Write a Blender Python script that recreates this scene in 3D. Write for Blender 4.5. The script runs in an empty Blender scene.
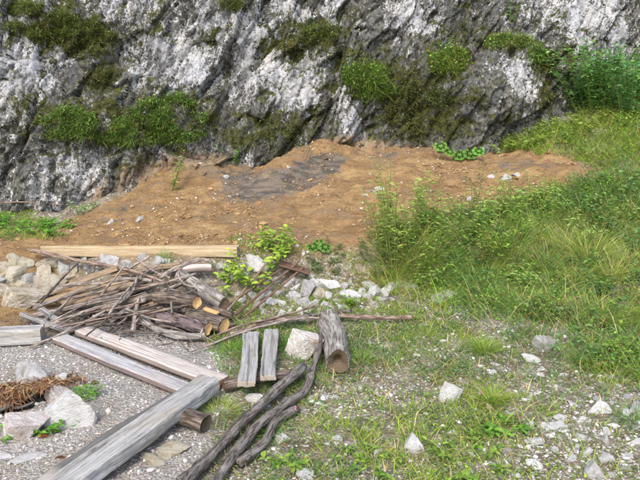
import bpy, math, random
import numpy as np
from mathutils import Vector, Euler

random.seed(7)
RNG = np.random.default_rng(11)
SC = bpy.context.scene
COL = SC.collection

# ------------------------------------------------------------------ camera
CAM = np.array([0.0, 0.0, 1.7])
PITCH = 14.0
FPX = 656.0
cd = bpy.data.cameras.new("camera")
cd.sensor_width = 36.0
cd.lens = 36.0 * FPX / 640.0
cd.clip_start = 0.05
cd.clip_end = 500
cam = bpy.data.objects.new("camera", cd)
cam.location = CAM.tolist()
cam.rotation_euler = (math.radians(90 - PITCH), 0, 0)
COL.objects.link(cam)
SC.camera = cam

# ------------------------------------------------------------------ light
SUN_EL, SUN_AZ = 48.0, -166.0       # azimuth from +Y, clockwise: behind the camera's left shoulder
w = bpy.data.worlds.new("World")
SC.world = w
w.use_nodes = True
nt = w.node_tree
sky = nt.nodes.new("ShaderNodeTexSky")
sky.sky_type = 'NISHITA'
sky.sun_disc = False
sky.sun_elevation = math.radians(SUN_EL)
sky.sun_rotation = math.radians(SUN_AZ)
sky.air_density = 1.0
sky.dust_density = 3.0
bg = nt.nodes["Background"]
bg.inputs[1].default_value = 0.15
nt.links.new(sky.outputs[0], bg.inputs[0])
sd = bpy.data.lights.new("sun", 'SUN')
sd.energy = 1.25
sd.angle = math.radians(22)
sd.color = (1.0, 0.955, 0.88)
sun = bpy.data.objects.new("sun", sd)
a, e = math.radians(SUN_AZ), math.radians(SUN_EL)
to_sun = Vector((math.sin(a) * math.cos(e), math.cos(a) * math.cos(e), math.sin(e)))
sun.rotation_euler = to_sun.to_track_quat('Z', 'Y').to_euler()
sun.location = (-6, -6, 12)
COL.objects.link(sun)
SC.view_settings.view_transform = 'Standard'
SC.view_settings.look = 'None'
SC.view_settings.gamma = 1.0
SC.view_settings.exposure = 1.2
SC.cycles.max_bounces = 6
SC.cycles.diffuse_bounces = 3

# ------------------------------------------------------------------ numpy noise
_perm = np.random.default_rng(3).permutation(512).astype(np.int64)
_perm = np.concatenate([_perm, _perm])
_val = np.random.default_rng(4).random(512) * 2 - 1


def _hash(i, j, k):
    return _perm[(_perm[(_perm[i & 511] + j) & 511] + k) & 511]


def vnoise(p):
    p = np.asarray(p, float)
    f = np.floor(p)
    i = f.astype(np.int64)
    t = p - f
    t = t * t * t * (t * (t * 6 - 15) + 10)
    out = 0
    for dx in (0, 1):
        wx = t[:, 0] if dx else 1 - t[:, 0]
        for dy in (0, 1):
            wy = t[:, 1] if dy else 1 - t[:, 1]
            for dz in (0, 1):
                wz = t[:, 2] if dz else 1 - t[:, 2]
                out = out + wx * wy * wz * _val[_hash(i[:, 0] + dx, i[:, 1] + dy, i[:, 2] + dz)]
    return out


def fbm(p, octv=5, gain=0.5, lac=2.03):
    a, s, r = 1.0, 0.0, 0.0
    p = np.array(p, float)
    for o in range(octv):
        s = s + a * vnoise(p + o * 17.3)
        r += a
        a *= gain
        p = p * lac
    return s / r


def ridged(p, octv=4):
    a, s, r = 1.0, 0.0, 0.0
    p = np.array(p, float)
    for o in range(octv):
        s = s + a * (1 - np.abs(vnoise(p + o * 31.7)) * 2)
        r += a
        a *= 0.5
        p = p * 2.1
    return s / r


def voro(p, full=False):
    """distance to the nearest two cell points, id hash of the nearest"""
    p = np.asarray(p, float)
    b = np.floor(p).astype(np.int64)
    d1 = np.full(len(p), 9.0)
    d2 = np.full(len(p), 9.0)
    idd = np.zeros(len(p), np.int64)
    off = np.zeros((len(p), 3))
    for dx in (-1, 0, 1):
        for dy in (-1, 0, 1):
            for dz in (-1, 0, 1):
                c = b + np.array([dx, dy, dz])
                h = _hash(c[:, 0], c[:, 1], c[:, 2])
                q = c + 0.5 + 0.48 * np.stack([_val[h], _val[(h * 7 + 3) & 511], _val[(h * 13 + 5) & 511]], 1)
                d = np.linalg.norm(q - p, axis=1)
                m = d < d1
                d2 = np.where(m, d1, np.minimum(d2, d))
                idd = np.where(m, h, idd)
                off = np.where(m[:, None], p - q, off)
                d1 = np.where(m, d, d1)
    if full:
        return d1, d2, idd, off
    return d1, d2, idd


def smooth(a, b, x):
    t = np.clip((x - a) / (b - a), 0, 1)
    return t * t * (3 - 2 * t)


# ------------------------------------------------------------------ terrain height
TX = np.array([-6, -3, -2.4, -1.7, -1, 0, 0.8, 1.7, 2.7, 3.6, 6])
TY = np.array([0, 3, 4, 5, 5.5, 6, 6.5, 7, 7.5, 9])
TH = np.array([
    [0, 0, 0, 0, .02, .02, .03, .05, .08, .1],
    [0, 0, 0, 0, .02, .03, .05, .07, .12, .2],
    [0, 0, 0, 0, .02, .05, .10, .17, .25, .35],
    [0, 0, 0, 0, .04, .12, .30, .52, .62, .7],
    [0, 0, 0, 0, .06, .15, .30, .50, .62, .7],
    [0, 0, .01, .03, .08, .20, .38, .60, .72, .8],
    [0, 0, .02, .06, .12, .25, .43, .62, .75, .85],
    [0, 0, .05, .22, .34, .48, .62, .76, .92, 1.1],
    [0, .02, .10, .32, .48, .65, .83, 1.0, 1.18, 1.4],
    [0, .04, .16, .42, .60, .80, 1.0, 1.22, 1.44, 1.8],
    [0, .08, .30, .70, .95, 1.2, 1.5, 1.8, 2.1, 2.6]])
_gx = np.arange(-8, 8.01, 0.08)
_gy = np.arange(-1, 11.01, 0.08)


def _tab():
    rows = np.array([np.interp(_gy, TY, TH[i]) for i in range(len(TX))])
    g = np.array([np.interp(_gx, TX, rows[:, j]) for j in range(len(_gy))]).T
    k = np.exp(-0.5 * (np.arange(-6, 7) / 2.6) ** 2)
    k /= k.sum()
    for ax in (0, 1):
        g = np.apply_along_axis(lambda v: np.convolve(np.pad(v, 6, mode='edge'), k, 'valid'), ax, g)
    return g


TAB = _tab()


def hbase(x, y):
    x = np.atleast_1d(np.asarray(x, float))
    y = np.atleast_1d(np.asarray(y, float))
    u = np.clip((x + 8) / 0.08, 0, len(_gx) - 1.001)
    v = np.clip((y + 1) / 0.08, 0, len(_gy) - 1.001)
    i, j = u.astype(int), v.astype(int)
    fu, fv = u - i, v - j
    z = (TAB[i, j] * (1 - fu) * (1 - fv) + TAB[i + 1, j] * fu * (1 - fv) + TAB[i, j + 1] * (1 - fu) * fv + TAB[i + 1, j + 1] * fu * fv)
    amp = 0.28 * (1 - smooth(0.7, 2.1, x)) + 0.0
    edge = 4.87 + 0.10 * np.sin(x * 2.1 + 0.5) + 0.05 * np.sin(x * 5.3)
    z = z + amp * smooth(0, 0.36, y - edge)
    return z


def height(x, y):
    x = np.atleast_1d(np.asarray(x, float))
    y = np.atleast_1d(np.asarray(y, float))
    z = hbase(x, y)
    rough = 0.25 + 0.75 * smooth(4.6, 5.6, y) + 0.35 * smooth(0.3, 1.6, x)
    p = np.stack([x, y, np.zeros_like(x)], 1)
    z = z + rough * (0.055 * fbm(p * 1.9 + 5, 4))
    cl = smooth(5.1, 5.9, y)
    z = z + cl * 0.045 * fbm(p * np.array([6.0, 9.0, 1]) + 9, 4)
    # slumped tongue of grey clay that comes down from the rock
    tx, ty = -0.82, -0.57
    al = (x - 0.05) * tx + (y - 6.98) * ty
    ac = -(x - 0.05) * ty + (y - 6.98) * tx
    z = z + 0.23 * np.exp(-(ac / 0.19) ** 2) * smooth(-0.5, 0.15, al) * (1 - smooth(0.55, 1.1, al))
    z = z + 0.007 * fbm(p * 18, 3)
    return z


def ray(px, py):
    c, s = math.cos(math.radians(PITCH)), math.sin(math.radians(PITCH))
    u, v = (px - 320) / FPX, -(py - 240) / FPX
    d = np.array([u, c + v * s, -s + v * c])
    return d / np.linalg.norm(d)


def on(px, py, lift=0.0):
    """the point of the ground, raised by lift, that a line of sight meets"""
    d = ray(px, py)
    t = np.linspace(1.5, 11, 1900)
    P = CAM + t[:, None] * d
    g = P[:, 2] - height(P[:, 0], P[:, 1]) - lift
    k = np.argmax(g < 0) if (g < 0).any() else len(t) - 1
    return P[k]


def proj(P):
    P = np.atleast_2d(P) - CAM
    c, s = math.cos(math.radians(PITCH)), math.sin(math.radians(PITCH))
    dep = np.maximum(P[:, 1] * c - P[:, 2] * s, 0.6)
    up = P[:, 1] * s + P[:, 2] * c
    return 320 + FPX * P[:, 0] / dep, 240 - FPX * up / dep


def in_poly(poly, X, Y):
    poly = np.array(poly, float)
    ins = np.zeros(X.shape, bool)
    n = len(poly)
    for i in range(n):
        x1, y1 = poly[i]
        x2, y2 = poly[(i + 1) % n]
        if y1 == y2:
            continue
        c = ((y1 > Y) != (y2 > Y)) & (X < (x2 - x1) * (Y - y1) / (y2 - y1) + x1)
        ins ^= c
    return ins


# ------------------------------------------------------------------ mesh helpers
class Acc:
    def __init__(s):
        s.v, s.q, s.t, s.tint, s.tc, s.n = [], [], [], [], [], 0

    def add(s, v, q=None, t=None, tint=None, tc=None):
        v = np.asarray(v, float).reshape(-1, 3)
        s.v.append(v)
        if q is not None and len(q):
            s.q.append(np.asarray(q, np.int64) + s.n)
        if t is not None and len(t):
            s.t.append(np.asarray(t, np.int64) + s.n)
        s.tint.append(np.broadcast_to(np.asarray((0.5, 0.5, 0.5) if tint is None else tint, float), (len(v), 3)))
        s.tc.append(v if tc is None else np.asarray(tc, float))
        s.n += len(v)

    def mesh(s, name, mat, origin=(0, 0, 0), smooth_=True, extra=None):
        me = bpy.data.meshes.new(name)
        V = np.concatenate(s.v) - np.asarray(origin, float)
        Q = np.concatenate(s.q) if s.q else np.zeros((0, 4), np.int64)
        T = np.concatenate(s.t) if s.t else np.zeros((0, 3), np.int64)
        me.vertices.add(len(V))
        me.vertices.foreach_set("co", V.astype(np.float32).ravel())
        li = np.concatenate([Q.ravel(), T.ravel()]).astype(np.int32)
        me.loops.add(len(li))
        me.loops.foreach_set("vertex_index", li)
        me.polygons.add(len(Q) + len(T))
        st = np.concatenate([np.arange(len(Q)) * 4, len(Q) * 4 + np.arange(len(T)) * 3]).astype(np.int32)
        me.polygons.foreach_set("loop_start", st)
        me.polygons.foreach_set("loop_total", np.concatenate([np.full(len(Q), 4), np.full(len(T), 3)]).astype(np.int32))
        me.polygons.foreach_set("use_smooth", np.full(len(Q) + len(T), smooth_))
        tint = np.concatenate(s.tint)
        at = me.attributes.new("tint", 'FLOAT_COLOR', 'POINT')
        at.data.foreach_set("color", np.concatenate([tint, np.ones((len(tint), 1))], 1).astype(np.float32).ravel())
        at = me.attributes.new("tc", 'FLOAT_VECTOR', 'POINT')
        at.data.foreach_set("vector", np.concatenate(s.tc).astype(np.float32).ravel())
        for k, arr in (extra or {}).items():
            at = me.attributes.new(k, 'FLOAT', 'POINT')
            at.data.foreach_set("value", np.asarray(arr, np.float32))
        me.materials.append(mat)
        me.update(calc_edges=True)
        me.validate()
        return me


USED = {}


def link(name, data, parent=None, loc=(0, 0, 0), rot=(0, 0, 0), scale=(1, 1, 1)):
    o = bpy.data.objects.new(name, data)
    COL.objects.link(o)
    o.location = [float(c) for c in loc]
    o.rotation_euler = [float(c) for c in rot]
    o.scale = [float(c) for c in scale]
    if parent is not None:
        o.parent = parent
    return o


def tag(o, label, cat, group=None, kind=None):
    o['label'] = label
    o['category'] = cat
    if group:
        o['group'] = group
    if kind:
        o['kind'] = kind
    return o


def structure(o):
    o['kind'] = 'structure'
    return o


def thing(name, label, cat, loc, group=None):
    return tag(link(name, None, loc=loc), label, cat, group)


# ------------------------------------------------------------------ materials
class NB:
    """small node helper"""
    def __init__(s, name, rough=0.9, spec=0.25):
        s.m = bpy.data.materials.new(name)
        s.m.use_nodes = True
        s.nt = s.m.node_tree
        s.bs = s.nt.nodes["Principled BSDF"]
        s.bs.inputs["Roughness"].default_value = rough
        s.bs.inputs["Specular IOR Level"].default_value = spec

    def n(s, typ, **kw):
        nd = s.nt.nodes.new(typ)
        for k, v in kw.items():
            setattr(nd, k, v)
        return nd

    def put(s, sock, v):
        if isinstance(v, bpy.types.NodeSocket):
            s.nt.links.new(v, sock)
        elif v is not None:
            sock.default_value = v

    def attr(s, name, what="Fac"):
        nd = s.n("ShaderNodeAttribute", attribute_name=name)
        return nd.outputs[what]

    def obj(s):
        return s.n("ShaderNodeTexCoord").outputs["Object"]

    def mapv(s, v, scale=(1, 1, 1), rot=(0, 0, 0), loc=(0, 0, 0)):
        nd = s.n("ShaderNodeMapping")
        s.put(nd.inputs[0], v)
        nd.inputs["Scale"].default_value = scale
        nd.inputs["Rotation"].default_value = rot
        nd.inputs["Location"].default_value = loc
        return nd.outputs[0]

    def noise(s, v, scale, detail=6, rough=0.6, dist=0.0):
        nd = s.n("ShaderNodeTexNoise")
        s.put(nd.inputs["Vector"], v)
        nd.inputs["Scale"].default_value = scale
        nd.inputs["Detail"].default_value = detail
        nd.inputs["Roughness"].default_value = rough
        nd.inputs["Distortion"].default_value = dist
        return nd.outputs["Fac"]

    def voro(s, v, scale, feat='F1', out="Distance", rnd=1.0):
        nd = s.n("ShaderNodeTexVoronoi", feature=feat)
        s.put(nd.inputs["Vector"], v)
        nd.inputs["Scale"].default_value = scale
        nd.inputs["Randomness"].default_value = rnd
        return nd.outputs[out]

    def math(s, op, a, b=0.5, c=None):
        nd = s.n("ShaderNodeMath", operation=op)
        s.put(nd.inputs[0], a)
        s.put(nd.inputs[1], b)
        if c is not None:
            s.put(nd.inputs[2], c)
        return nd.outputs[0]

    def ramp(s, f, a, b):
        nd = s.n("ShaderNodeMapRange", interpolation_type='SMOOTHSTEP')
        s.put(nd.inputs[0], f)
        nd.inputs[1].default_value = a
        nd.inputs[2].default_value = b
        return nd.outputs[0]

    def mix(s, f, a, b, blend='MIX'):
        nd = s.n("ShaderNodeMix", data_type='RGBA', blend_type=blend)
        s.put(nd.inputs[0], f)
        for sock, v in ((nd.inputs[6], a), (nd.inputs[7], b)):
            s.put(sock, tuple(v) + (1,) if isinstance(v, tuple) and len(v) == 3 else v)
        return nd.outputs[2]

    def rand(s):
        return s.n("ShaderNodeObjectInfo").outputs["Random"]

    def addv(s, v, f, k=37.0):
        nd = s.n("ShaderNodeVectorMath", operation='ADD')
        s.put(nd.inputs[0], v)
        m = s.math('MULTIPLY', f, k)
        cx = s.n("ShaderNodeCombineXYZ")
        for i in range(3):
            s.put(cx.inputs[i], m)
        s.put(nd.inputs[1], cx.outputs[0])
        return nd.outputs[0]

    def bump(s, h, strength=0.5, dist=0.01, prev=None):
        nd = s.n("ShaderNodeBump")
        nd.inputs["Strength"].default_value = strength
        nd.inputs["Distance"].default_value = dist
        s.put(nd.inputs["Height"], h)
        if prev is not None:
            s.put(nd.inputs["Normal"], prev)
        s.put(s.bs.inputs["Normal"], nd.outputs[0])
        return nd.outputs[0]

    def color(s, c):
        s.put(s.bs.inputs["Base Color"], tuple(c) + (1,) if isinstance(c, tuple) else c)
        return s.m


def mat_cliff():
    b = NB("limestone_cliff", 0.92, 0.2)
    o = b.obj()
    dip = b.mapv(o, (1.0, 1.0, 0.34), (0, math.radians(22), 0))
    big = b.noise(dip, 2.6, 9, 0.66, 0.6)
    mid = b.noise(dip, 9.0, 8, 0.68, 0.4)
    fine = b.noise(o, 38, 6, 0.65)
    wh = b.attr("white")
    spk = b.noise(dip, 85, 4, 0.6)

    def cen(v, k):
        return b.math('MULTIPLY', b.math('SUBTRACT', v, 0.5), k)
    s = b.math('ADD', cen(big, 1.3), cen(mid, 1.25))
    s = b.math('ADD', s, cen(fine, 1.05))
    s = b.math('ADD', s, cen(spk, 0.5))
    s = b.math('ADD', s, b.math('MULTIPLY', wh, 0.23))
    stain = b.ramp(s, 0.01, 0.125)
    pale = b.mix(b.ramp(b.noise(o, 3.1, 5), 0.35, 0.7), (0.31, 0.32, 0.345), (0.47, 0.46, 0.445))
    pale = b.mix(b.ramp(fine, 0.42, 0.75), pale, (0.62, 0.62, 0.62))
    dark = b.mix(b.ramp(b.noise(o, 14, 6, 0.7), 0.38, 0.66), (0.048, 0.048, 0.040), (0.185, 0.18, 0.16))
    c = b.mix(stain, dark, pale)
    # grey water veils that run down the face
    veil = b.noise(b.mapv(o, (5.0, 5.0, 0.7), (0, math.radians(14), 0)), 1.7, 6, 0.6)
    c = b.mix(b.math('MULTIPLY', b.ramp(veil, 0.48, 0.68), 0.6), c, (0.10, 0.105, 0.115))
    # small pale flecks of bare stone inside the dark lichen
    fl = b.ramp(b.noise(b.mapv(o, (1, 1, 0.7)), 30, 3, 0.55, 0.3), 0.63, 0.70)
    c = b.mix(b.math('MULTIPLY', fl, 0.6), c, (0.55, 0.545, 0.53))
    # moss
    mo = b.math('ADD', b.math('MULTIPLY', b.noise(o, 4.5, 9, 0.74, 0.5), 0.95), b.math('MULTIPLY', b.attr("moss"), 0.26))
    mo = b.math('ADD', mo, b.math('MULTIPLY', b.math('SUBTRACT', fine, 0.5), 0.25))
    mossc = b.mix(b.ramp(b.noise(o, 20, 5), 0.35, 0.65), (0.028, 0.033, 0.012), (0.085, 0.088, 0.022))
    c = b.mix(b.ramp(mo, 0.53, 0.61), c, mossc)
    # clay smeared on the foot
    oc = b.math('ADD', b.math('MULTIPLY', b.noise(o, 6, 9, 0.72), 0.9), b.math('MULTIPLY', b.attr("ochre"), 0.29))
    occ = b.mix(b.noise(o, 12, 5), (0.23, 0.14, 0.065), (0.33, 0.27, 0.20))
    c = b.mix(b.ramp(oc, 0.62, 0.78), c, occ)
    crack = b.voro(b.mapv(b.addv(o, b.noise(o, 4, 3), 0.5), (1, 1, 0.6), (0, math.radians(26), 0)), 6, 'DISTANCE_TO_EDGE')
    hgt = b.math('ADD', b.math('MULTIPLY', mid, 0.8), b.math('MULTIPLY', fine, 0.35))
    hgt = b.math('ADD', hgt, b.math('MULTIPLY', b.ramp(crack, 0, 0.05), 0.12))
    b.bump(hgt, 1.0, 0.05)
    return b.color(c)


def mat_ground():
    b = NB("mixed_ground", 0.95, 0.15)
    o = b.obj()
    clay, grav, gs = b.attr("clay"), b.attr("gravel"), b.attr("greyclay")
    n1 = b.noise(o, 7, 7, 0.65)
    n2 = b.noise(o, 42, 6, 0.7)
    v1 = b.voro(o, 70, out="Color")
    vd = b.voro(o, 70)
    sep = b.n("ShaderNodeSeparateColor")
    b.put(sep.inputs[0], v1)
    # soil between the plants
    soil = b.mix(b.ramp(n1, 0.35, 0.65), (0.13, 0.105, 0.07), (0.25, 0.22, 0.17))
    soil = b.mix(b.ramp(sep.outputs[0], 0.78, 0.95), soil, (0.42, 0.40, 0.37))
    # crushed gravel
    g = b.mix(sep.outputs[1], (0.27, 0.255, 0.235), (0.41, 0.39, 0.365))
    g = b.mix(b.ramp(vd, 0.35, 0.75), g, (0.245, 0.225, 0.20))
    g = b.mix(b.math('MULTIPLY', b.ramp(b.noise(o, 2.4, 7, 0.7), 0.46, 0.62), 0.75), g, (0.25, 0.215, 0.17))
    # ochre clay
    st = b.noise(b.mapv(o, (2.2, 9, 9)), 2.2, 7, 0.65, 0.3)
    big_ = b.noise(b.mapv(o, (1, 1.8, 1.8)), 2.0, 6, 0.6, 0.4)
    cl = b.mix(b.ramp(n1, 0.32, 0.68), (0.255, 0.155, 0.070), (0.375, 0.248, 0.118))
    cl = b.mix(b.ramp(st, 0.47, 0.62), cl, (0.22, 0.135, 0.068))
    cl = b.mix(b.math('MULTIPLY', b.ramp(big_, 0.50, 0.64), 0.7), cl, (0.24, 0.17, 0.105))
    cl = b.mix(b.math('MULTIPLY', b.ramp(big_, 0.46, 0.34), 0.8), cl, (0.42, 0.285, 0.14))
    cl = b.mix(b.ramp(n2, 0.60, 0.76), cl, (0.47, 0.35, 0.20))
    cl = b.mix(b.ramp(n2, 0.40, 0.28), cl, (0.17, 0.105, 0.055))
    gcl = b.mix(b.ramp(st, 0.4, 0.62), (0.10, 0.088, 0.075), (0.22, 0.18, 0.14))
    gm = b.math('ADD', b.math('MULTIPLY', gs, 0.36), b.math('MULTIPLY', b.noise(b.mapv(o, (3, 5, 5), (0, 0, 0.7)), 1.6, 9, 0.75, 0.4), 0.95))
    cl = b.mix(b.ramp(gm, 0.58, 0.74), cl, gcl)
    c = b.mix(grav, soil, g)
    c = b.mix(clay, c, cl)
    h = b.math('ADD', b.math('MULTIPLY', n2, 0.5), b.math('MULTIPLY', b.math('SUBTRACT', 1.0, vd), 0.5))
    h = b.math('ADD', h, b.math('MULTIPLY', b.noise(o, 16, 8, 0.75), b.math('MULTIPLY', clay, 1.6)))
    b.bump(h, 1.0, 0.022)
    return b.color(c)


def mat_rock(name, ca, cb, dirt, dirt_amt=0.5):
    b = NB(name, 0.93, 0.18)
    o = b.addv(b.obj(), b.rand(), 23)
    n = b.noise(o, 2.2, 7, 0.68)
    f = b.noise(o, 9, 6, 0.7)
    c = b.mix(b.ramp(n, 0.32, 0.68), ca, cb)
    c = b.mix(b.math('MULTIPLY', b.ramp(f, 0.5, 0.68), dirt_amt), c, dirt)
    d2 = b.ramp(b.noise(b.addv(o, b.rand(), 5), 1.3, 4), 0.52, 0.66)
    c = b.mix(b.math('MULTIPLY', d2, dirt_amt), c, dirt)
    v = b.math('ADD', 0.86, b.math('MULTIPLY', b.rand(), 0.28))
    cv = b.n("ShaderNodeCombineColor")
    for i in range(3):
        b.put(cv.inputs[i], v)
    c = b.mix(1.0, c, cv.outputs[0], 'MULTIPLY')
    b.bump(b.math('ADD', f, b.math('MULTIPLY', n, 0.8)), 0.7, 0.06)
    return b.color(c)


def mat_tint(name, rough=0.75, trans=0.35, var=0.35, lift=(1.0, 1.0, 1.0)):
    """plant material: colour comes with the plant, light goes partly through"""
    b = NB(name, rough, 0.2)
    c = b.mix(1.0, b.attr("tint", "Color"), lift, 'MULTIPLY')
    n = b.noise(b.obj(), 55, 2, 0.5)
    c = b.mix(b.math('MULTIPLY', b.ramp(n, 0.35, 0.7), var), c, b.mix(1.0, c, (1.45, 1.35, 0.9), 'MULTIPLY'))
    b.color(c)
    tr = b.n("ShaderNodeBsdfTranslucent")
    b.put(tr.inputs[0], c)
    ms = b.n("ShaderNodeMixShader")
    ms.inputs[0].default_value = trans
    out = b.nt.nodes["Material Output"]
    b.nt.links.new(b.bs.outputs[0], ms.inputs[1])
    b.nt.links.new(tr.outputs[0], ms.inputs[2])
    b.nt.links.new(ms.outputs[0], out.inputs[0])
    return b.m


def mat_wood(name, ca, cb, crackc, streak=1.0, extra=None, ring=False):
    """grain runs along the third axis of the tc attribute"""
    b = NB(name, 0.82, 0.2)
    t = b.addv(b.attr("tc", "Vector"), b.rand(), 3.7)
    g1 = b.noise(b.mapv(t, (80, 80, 2.6)), 1.0, 7, 0.65, 0.4)
    g2 = b.noise(b.mapv(t, (160, 160, 5)), 1.0, 4, 0.6, 0.2)
    bl = b.noise(b.mapv(t, (9, 9, 3.0)), 1.0, 5, 0.6)
    c = b.mix(b.ramp(g1, 0.34, 0.66), ca, cb)
    if extra:
        c = b.mix(b.math('MULTIPLY', b.ramp(bl, 0.5, 0.66), 0.75), c, extra)
    c = b.mix(b.math('MULTIPLY', b.ramp(g2, 0.52, 0.62), 0.8 * streak), c, crackc)
    g3 = b.noise(b.mapv(t, (48, 48, 1.3)), 1.0, 6, 0.7, 0.4)
    c = b.mix(b.math('MULTIPLY', b.ramp(g3, 0.61, 0.67), 0.8 * streak), c, crackc)
    fl = b.noise(t, 26, 5, 0.7)
    c = b.mix(b.math('MULTIPLY', b.ramp(fl, 0.5, 0.75), 0.35), c, crackc)
    b.bump(b.math('ADD', g1, b.math('MULTIPLY', g2, -0.9)), 0.7, 0.006)
    return b.color(c)


def mat_bark(name, ca, cb, dark, scale=1.0, lich=None):
    b = NB(name, 0.9, 0.15)
    t = b.addv(b.attr("tc", "Vector"), b.rand(), 3.1)
    n = b.noise(b.mapv(t, (30 * scale, 30 * scale, 12 * scale)), 1.0, 7, 0.7, 0.4)
    v = b.noise(b.mapv(t, (95 * scale, 95 * scale, 11 * scale)), 1.0, 5, 0.6, 0.5)
    c = b.mix(b.ramp(n, 0.34, 0.66), ca, cb)
    c = b.mix(b.math('MULTIPLY', b.ramp(v, 0.50, 0.40), 0.85), c, dark)
    if lich:
        c = b.mix(b.math('MULTIPLY', b.ramp(b.noise(t, 14, 6, 0.7), 0.55, 0.66), 0.7), c, lich)
    b.bump(b.math('ADD', n, b.ramp(v, 0.36, 0.55)), 0.8, 0.006)
    return b.color(c)


def mat_cut(name, ca, cb, dark):
    b = NB(name, 0.85, 0.15)
    t = b.attr("tc", "Vector")
    ln = b.n("ShaderNodeVectorMath", operation='LENGTH')
    b.put(ln.inputs[0], b.mapv(t, (1, 1, 0)))
    r = b.math('ADD', ln.outputs["Value"], b.math('MULTIPLY', b.noise(t, 32, 4), 0.03))
    rings = b.math('SINE', b.math('MULTIPLY', r, 900.0), 0)
    c = b.mix(b.ramp(rings, -0.6, 1.0), ca, cb)
    n = b.noise(b.addv(t, b.rand(), 3), 45, 6, 0.7)
    c = b.mix(b.math('MULTIPLY', b.ramp(n, 0.55, 0.72), 0.55), c, dark)
    b.bump(b.math('ADD', n, b.math('MULTIPLY', rings, 0.05)), 0.6, 0.006)
    return b.color(c)


M = {}
M['cliff'] = mat_cliff()
M['ground'] = mat_ground()
M['rock_white'] = mat_rock("pale_limestone", (0.58, 0.57, 0.555), (0.78, 0.775, 0.765), (0.40, 0.35, 0.29), 0.35)
M['rock_grey'] = mat_rock("grey_limestone", (0.40, 0.39, 0.375), (0.64, 0.63, 0.62), (0.25, 0.22, 0.17), 0.55)
M['rock_buff'] = mat_rock("clay_stained_limestone", (0.42, 0.36, 0.25), (0.58, 0.55, 0.47), (0.25, 0.19, 0.10), 0.7)
M['rock_ochre'] = mat_rock("ochre_patched_limestone", (0.60, 0.57, 0.52), (0.76, 0.74, 0.71), (0.36, 0.23, 0.10), 0.8)
M['rock_pink'] = mat_rock("pinkish_limestone", (0.54, 0.47, 0.43), (0.68, 0.65, 0.63), (0.38, 0.28, 0.23), 0.5)
M['gravel'] = None
M['plant'] = mat_tint("leaf_green", 0.7, 0.42, lift=(1.14, 1.2, 1.0))
M['dry'] = mat_tint("dry_grass", 0.85, 0.2)
M['moss'] = mat_tint("moss_green", 0.95, 0.3)
M['w_grey'] = mat_wood("weathered_grey_wood", (0.27, 0.265, 0.255), (0.42, 0.415, 0.40), (0.10, 0.095, 0.088), 0.75, (0.33, 0.305, 0.26))
M['w_grey_top'] = M['w_grey'].copy()
M['w_dark'] = mat_wood("dark_weathered_wood", (0.17, 0.165, 0.16), (0.33, 0.32, 0.31), (0.06, 0.055, 0.05), 1.0, (0.23, 0.21, 0.18))
M['w_plank'] = mat_wood("faded_plank_wood", (0.40, 0.36, 0.33), (0.52, 0.48, 0.445), (0.24, 0.19, 0.165), 0.7, (0.44, 0.38, 0.33))
M['w_plank_grey'] = mat_wood("grey_plank_wood", (0.33, 0.32, 0.325), (0.46, 0.45, 0.45), (0.17, 0.14, 0.12), 0.7, (0.38, 0.34, 0.31))
M['w_new'] = mat_wood("pale_sawn_wood", (0.36, 0.275, 0.165), (0.46, 0.365, 0.235), (0.22, 0.16, 0.10), 0.5, (0.33, 0.27, 0.19))
M['w_slab'] = mat_wood("brown_split_wood", (0.22, 0.155, 0.095), (0.35, 0.27, 0.185), (0.10, 0.065, 0.04), 0.9, (0.27, 0.235, 0.19))
M['w_orange'] = mat_wood("fresh_split_wood", (0.52, 0.29, 0.12), (0.64, 0.42, 0.21), (0.32, 0.15, 0.07), 0.6)
M['w_red'] = mat_wood("reddish_edge_wood", (0.20, 0.10, 0.065), (0.30, 0.16, 0.11), (0.08, 0.05, 0.04), 0.8)
M['bark_brown'] = mat_bark("brown_bark", (0.10, 0.08, 0.066), (0.22, 0.175, 0.14), (0.04, 0.03, 0.025), 1.0)
M['bark_grey'] = mat_bark("grey_bark", (0.20, 0.18, 0.16), (0.34, 0.32, 0.29), (0.10, 0.085, 0.07), 0.8, (0.40, 0.40, 0.37))
M['bark_purple'] = mat_bark("flaking_dark_bark", (0.09, 0.07, 0.075), (0.21, 0.165, 0.165), (0.03, 0.022, 0.02), 1.0, (0.36, 0.20, 0.11))
M['bark_stick'] = mat_bark("stick_bark", (0.25, 0.205, 0.175), (0.40, 0.35, 0.31), (0.13, 0.10, 0.08), 1.2)
M['bark_dark'] = mat_bark("dark_branch_bark", (0.115, 0.10, 0.088), (0.215, 0.195, 0.175), (0.045, 0.037, 0.03), 1.0, (0.26, 0.25, 0.23))
M['bark_red'] = mat_bark("red_brown_stick_bark", (0.21, 0.145, 0.115), (0.34, 0.26, 0.21), (0.10, 0.07, 0.055), 1.2)
M['cut_fresh'] = mat_cut("fresh_cut_wood", (0.72, 0.42, 0.17), (0.80, 0.55, 0.27), (0.48, 0.22, 0.08))
M['cut_old'] = mat_cut("old_cut_wood", (0.17, 0.125, 0.08), (0.21, 0.16, 0.105), (0.035, 0.027, 0.02))
M['cut_rot'] = mat_cut("rotten_wood", (0.085, 0.062, 0.042), (0.14, 0.105, 0.07), (0.02, 0.016, 0.012))
M['cut_grey'] = mat_cut("grey_end_grain", (0.26, 0.22, 0.18), (0.37, 0.32, 0.27), (0.10, 0.08, 0.06))
M['cut_red'] = mat_cut("red_brown_end_grain", (0.21, 0.11, 0.07), (0.30, 0.17, 0.11), (0.09, 0.05, 0.03))


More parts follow.
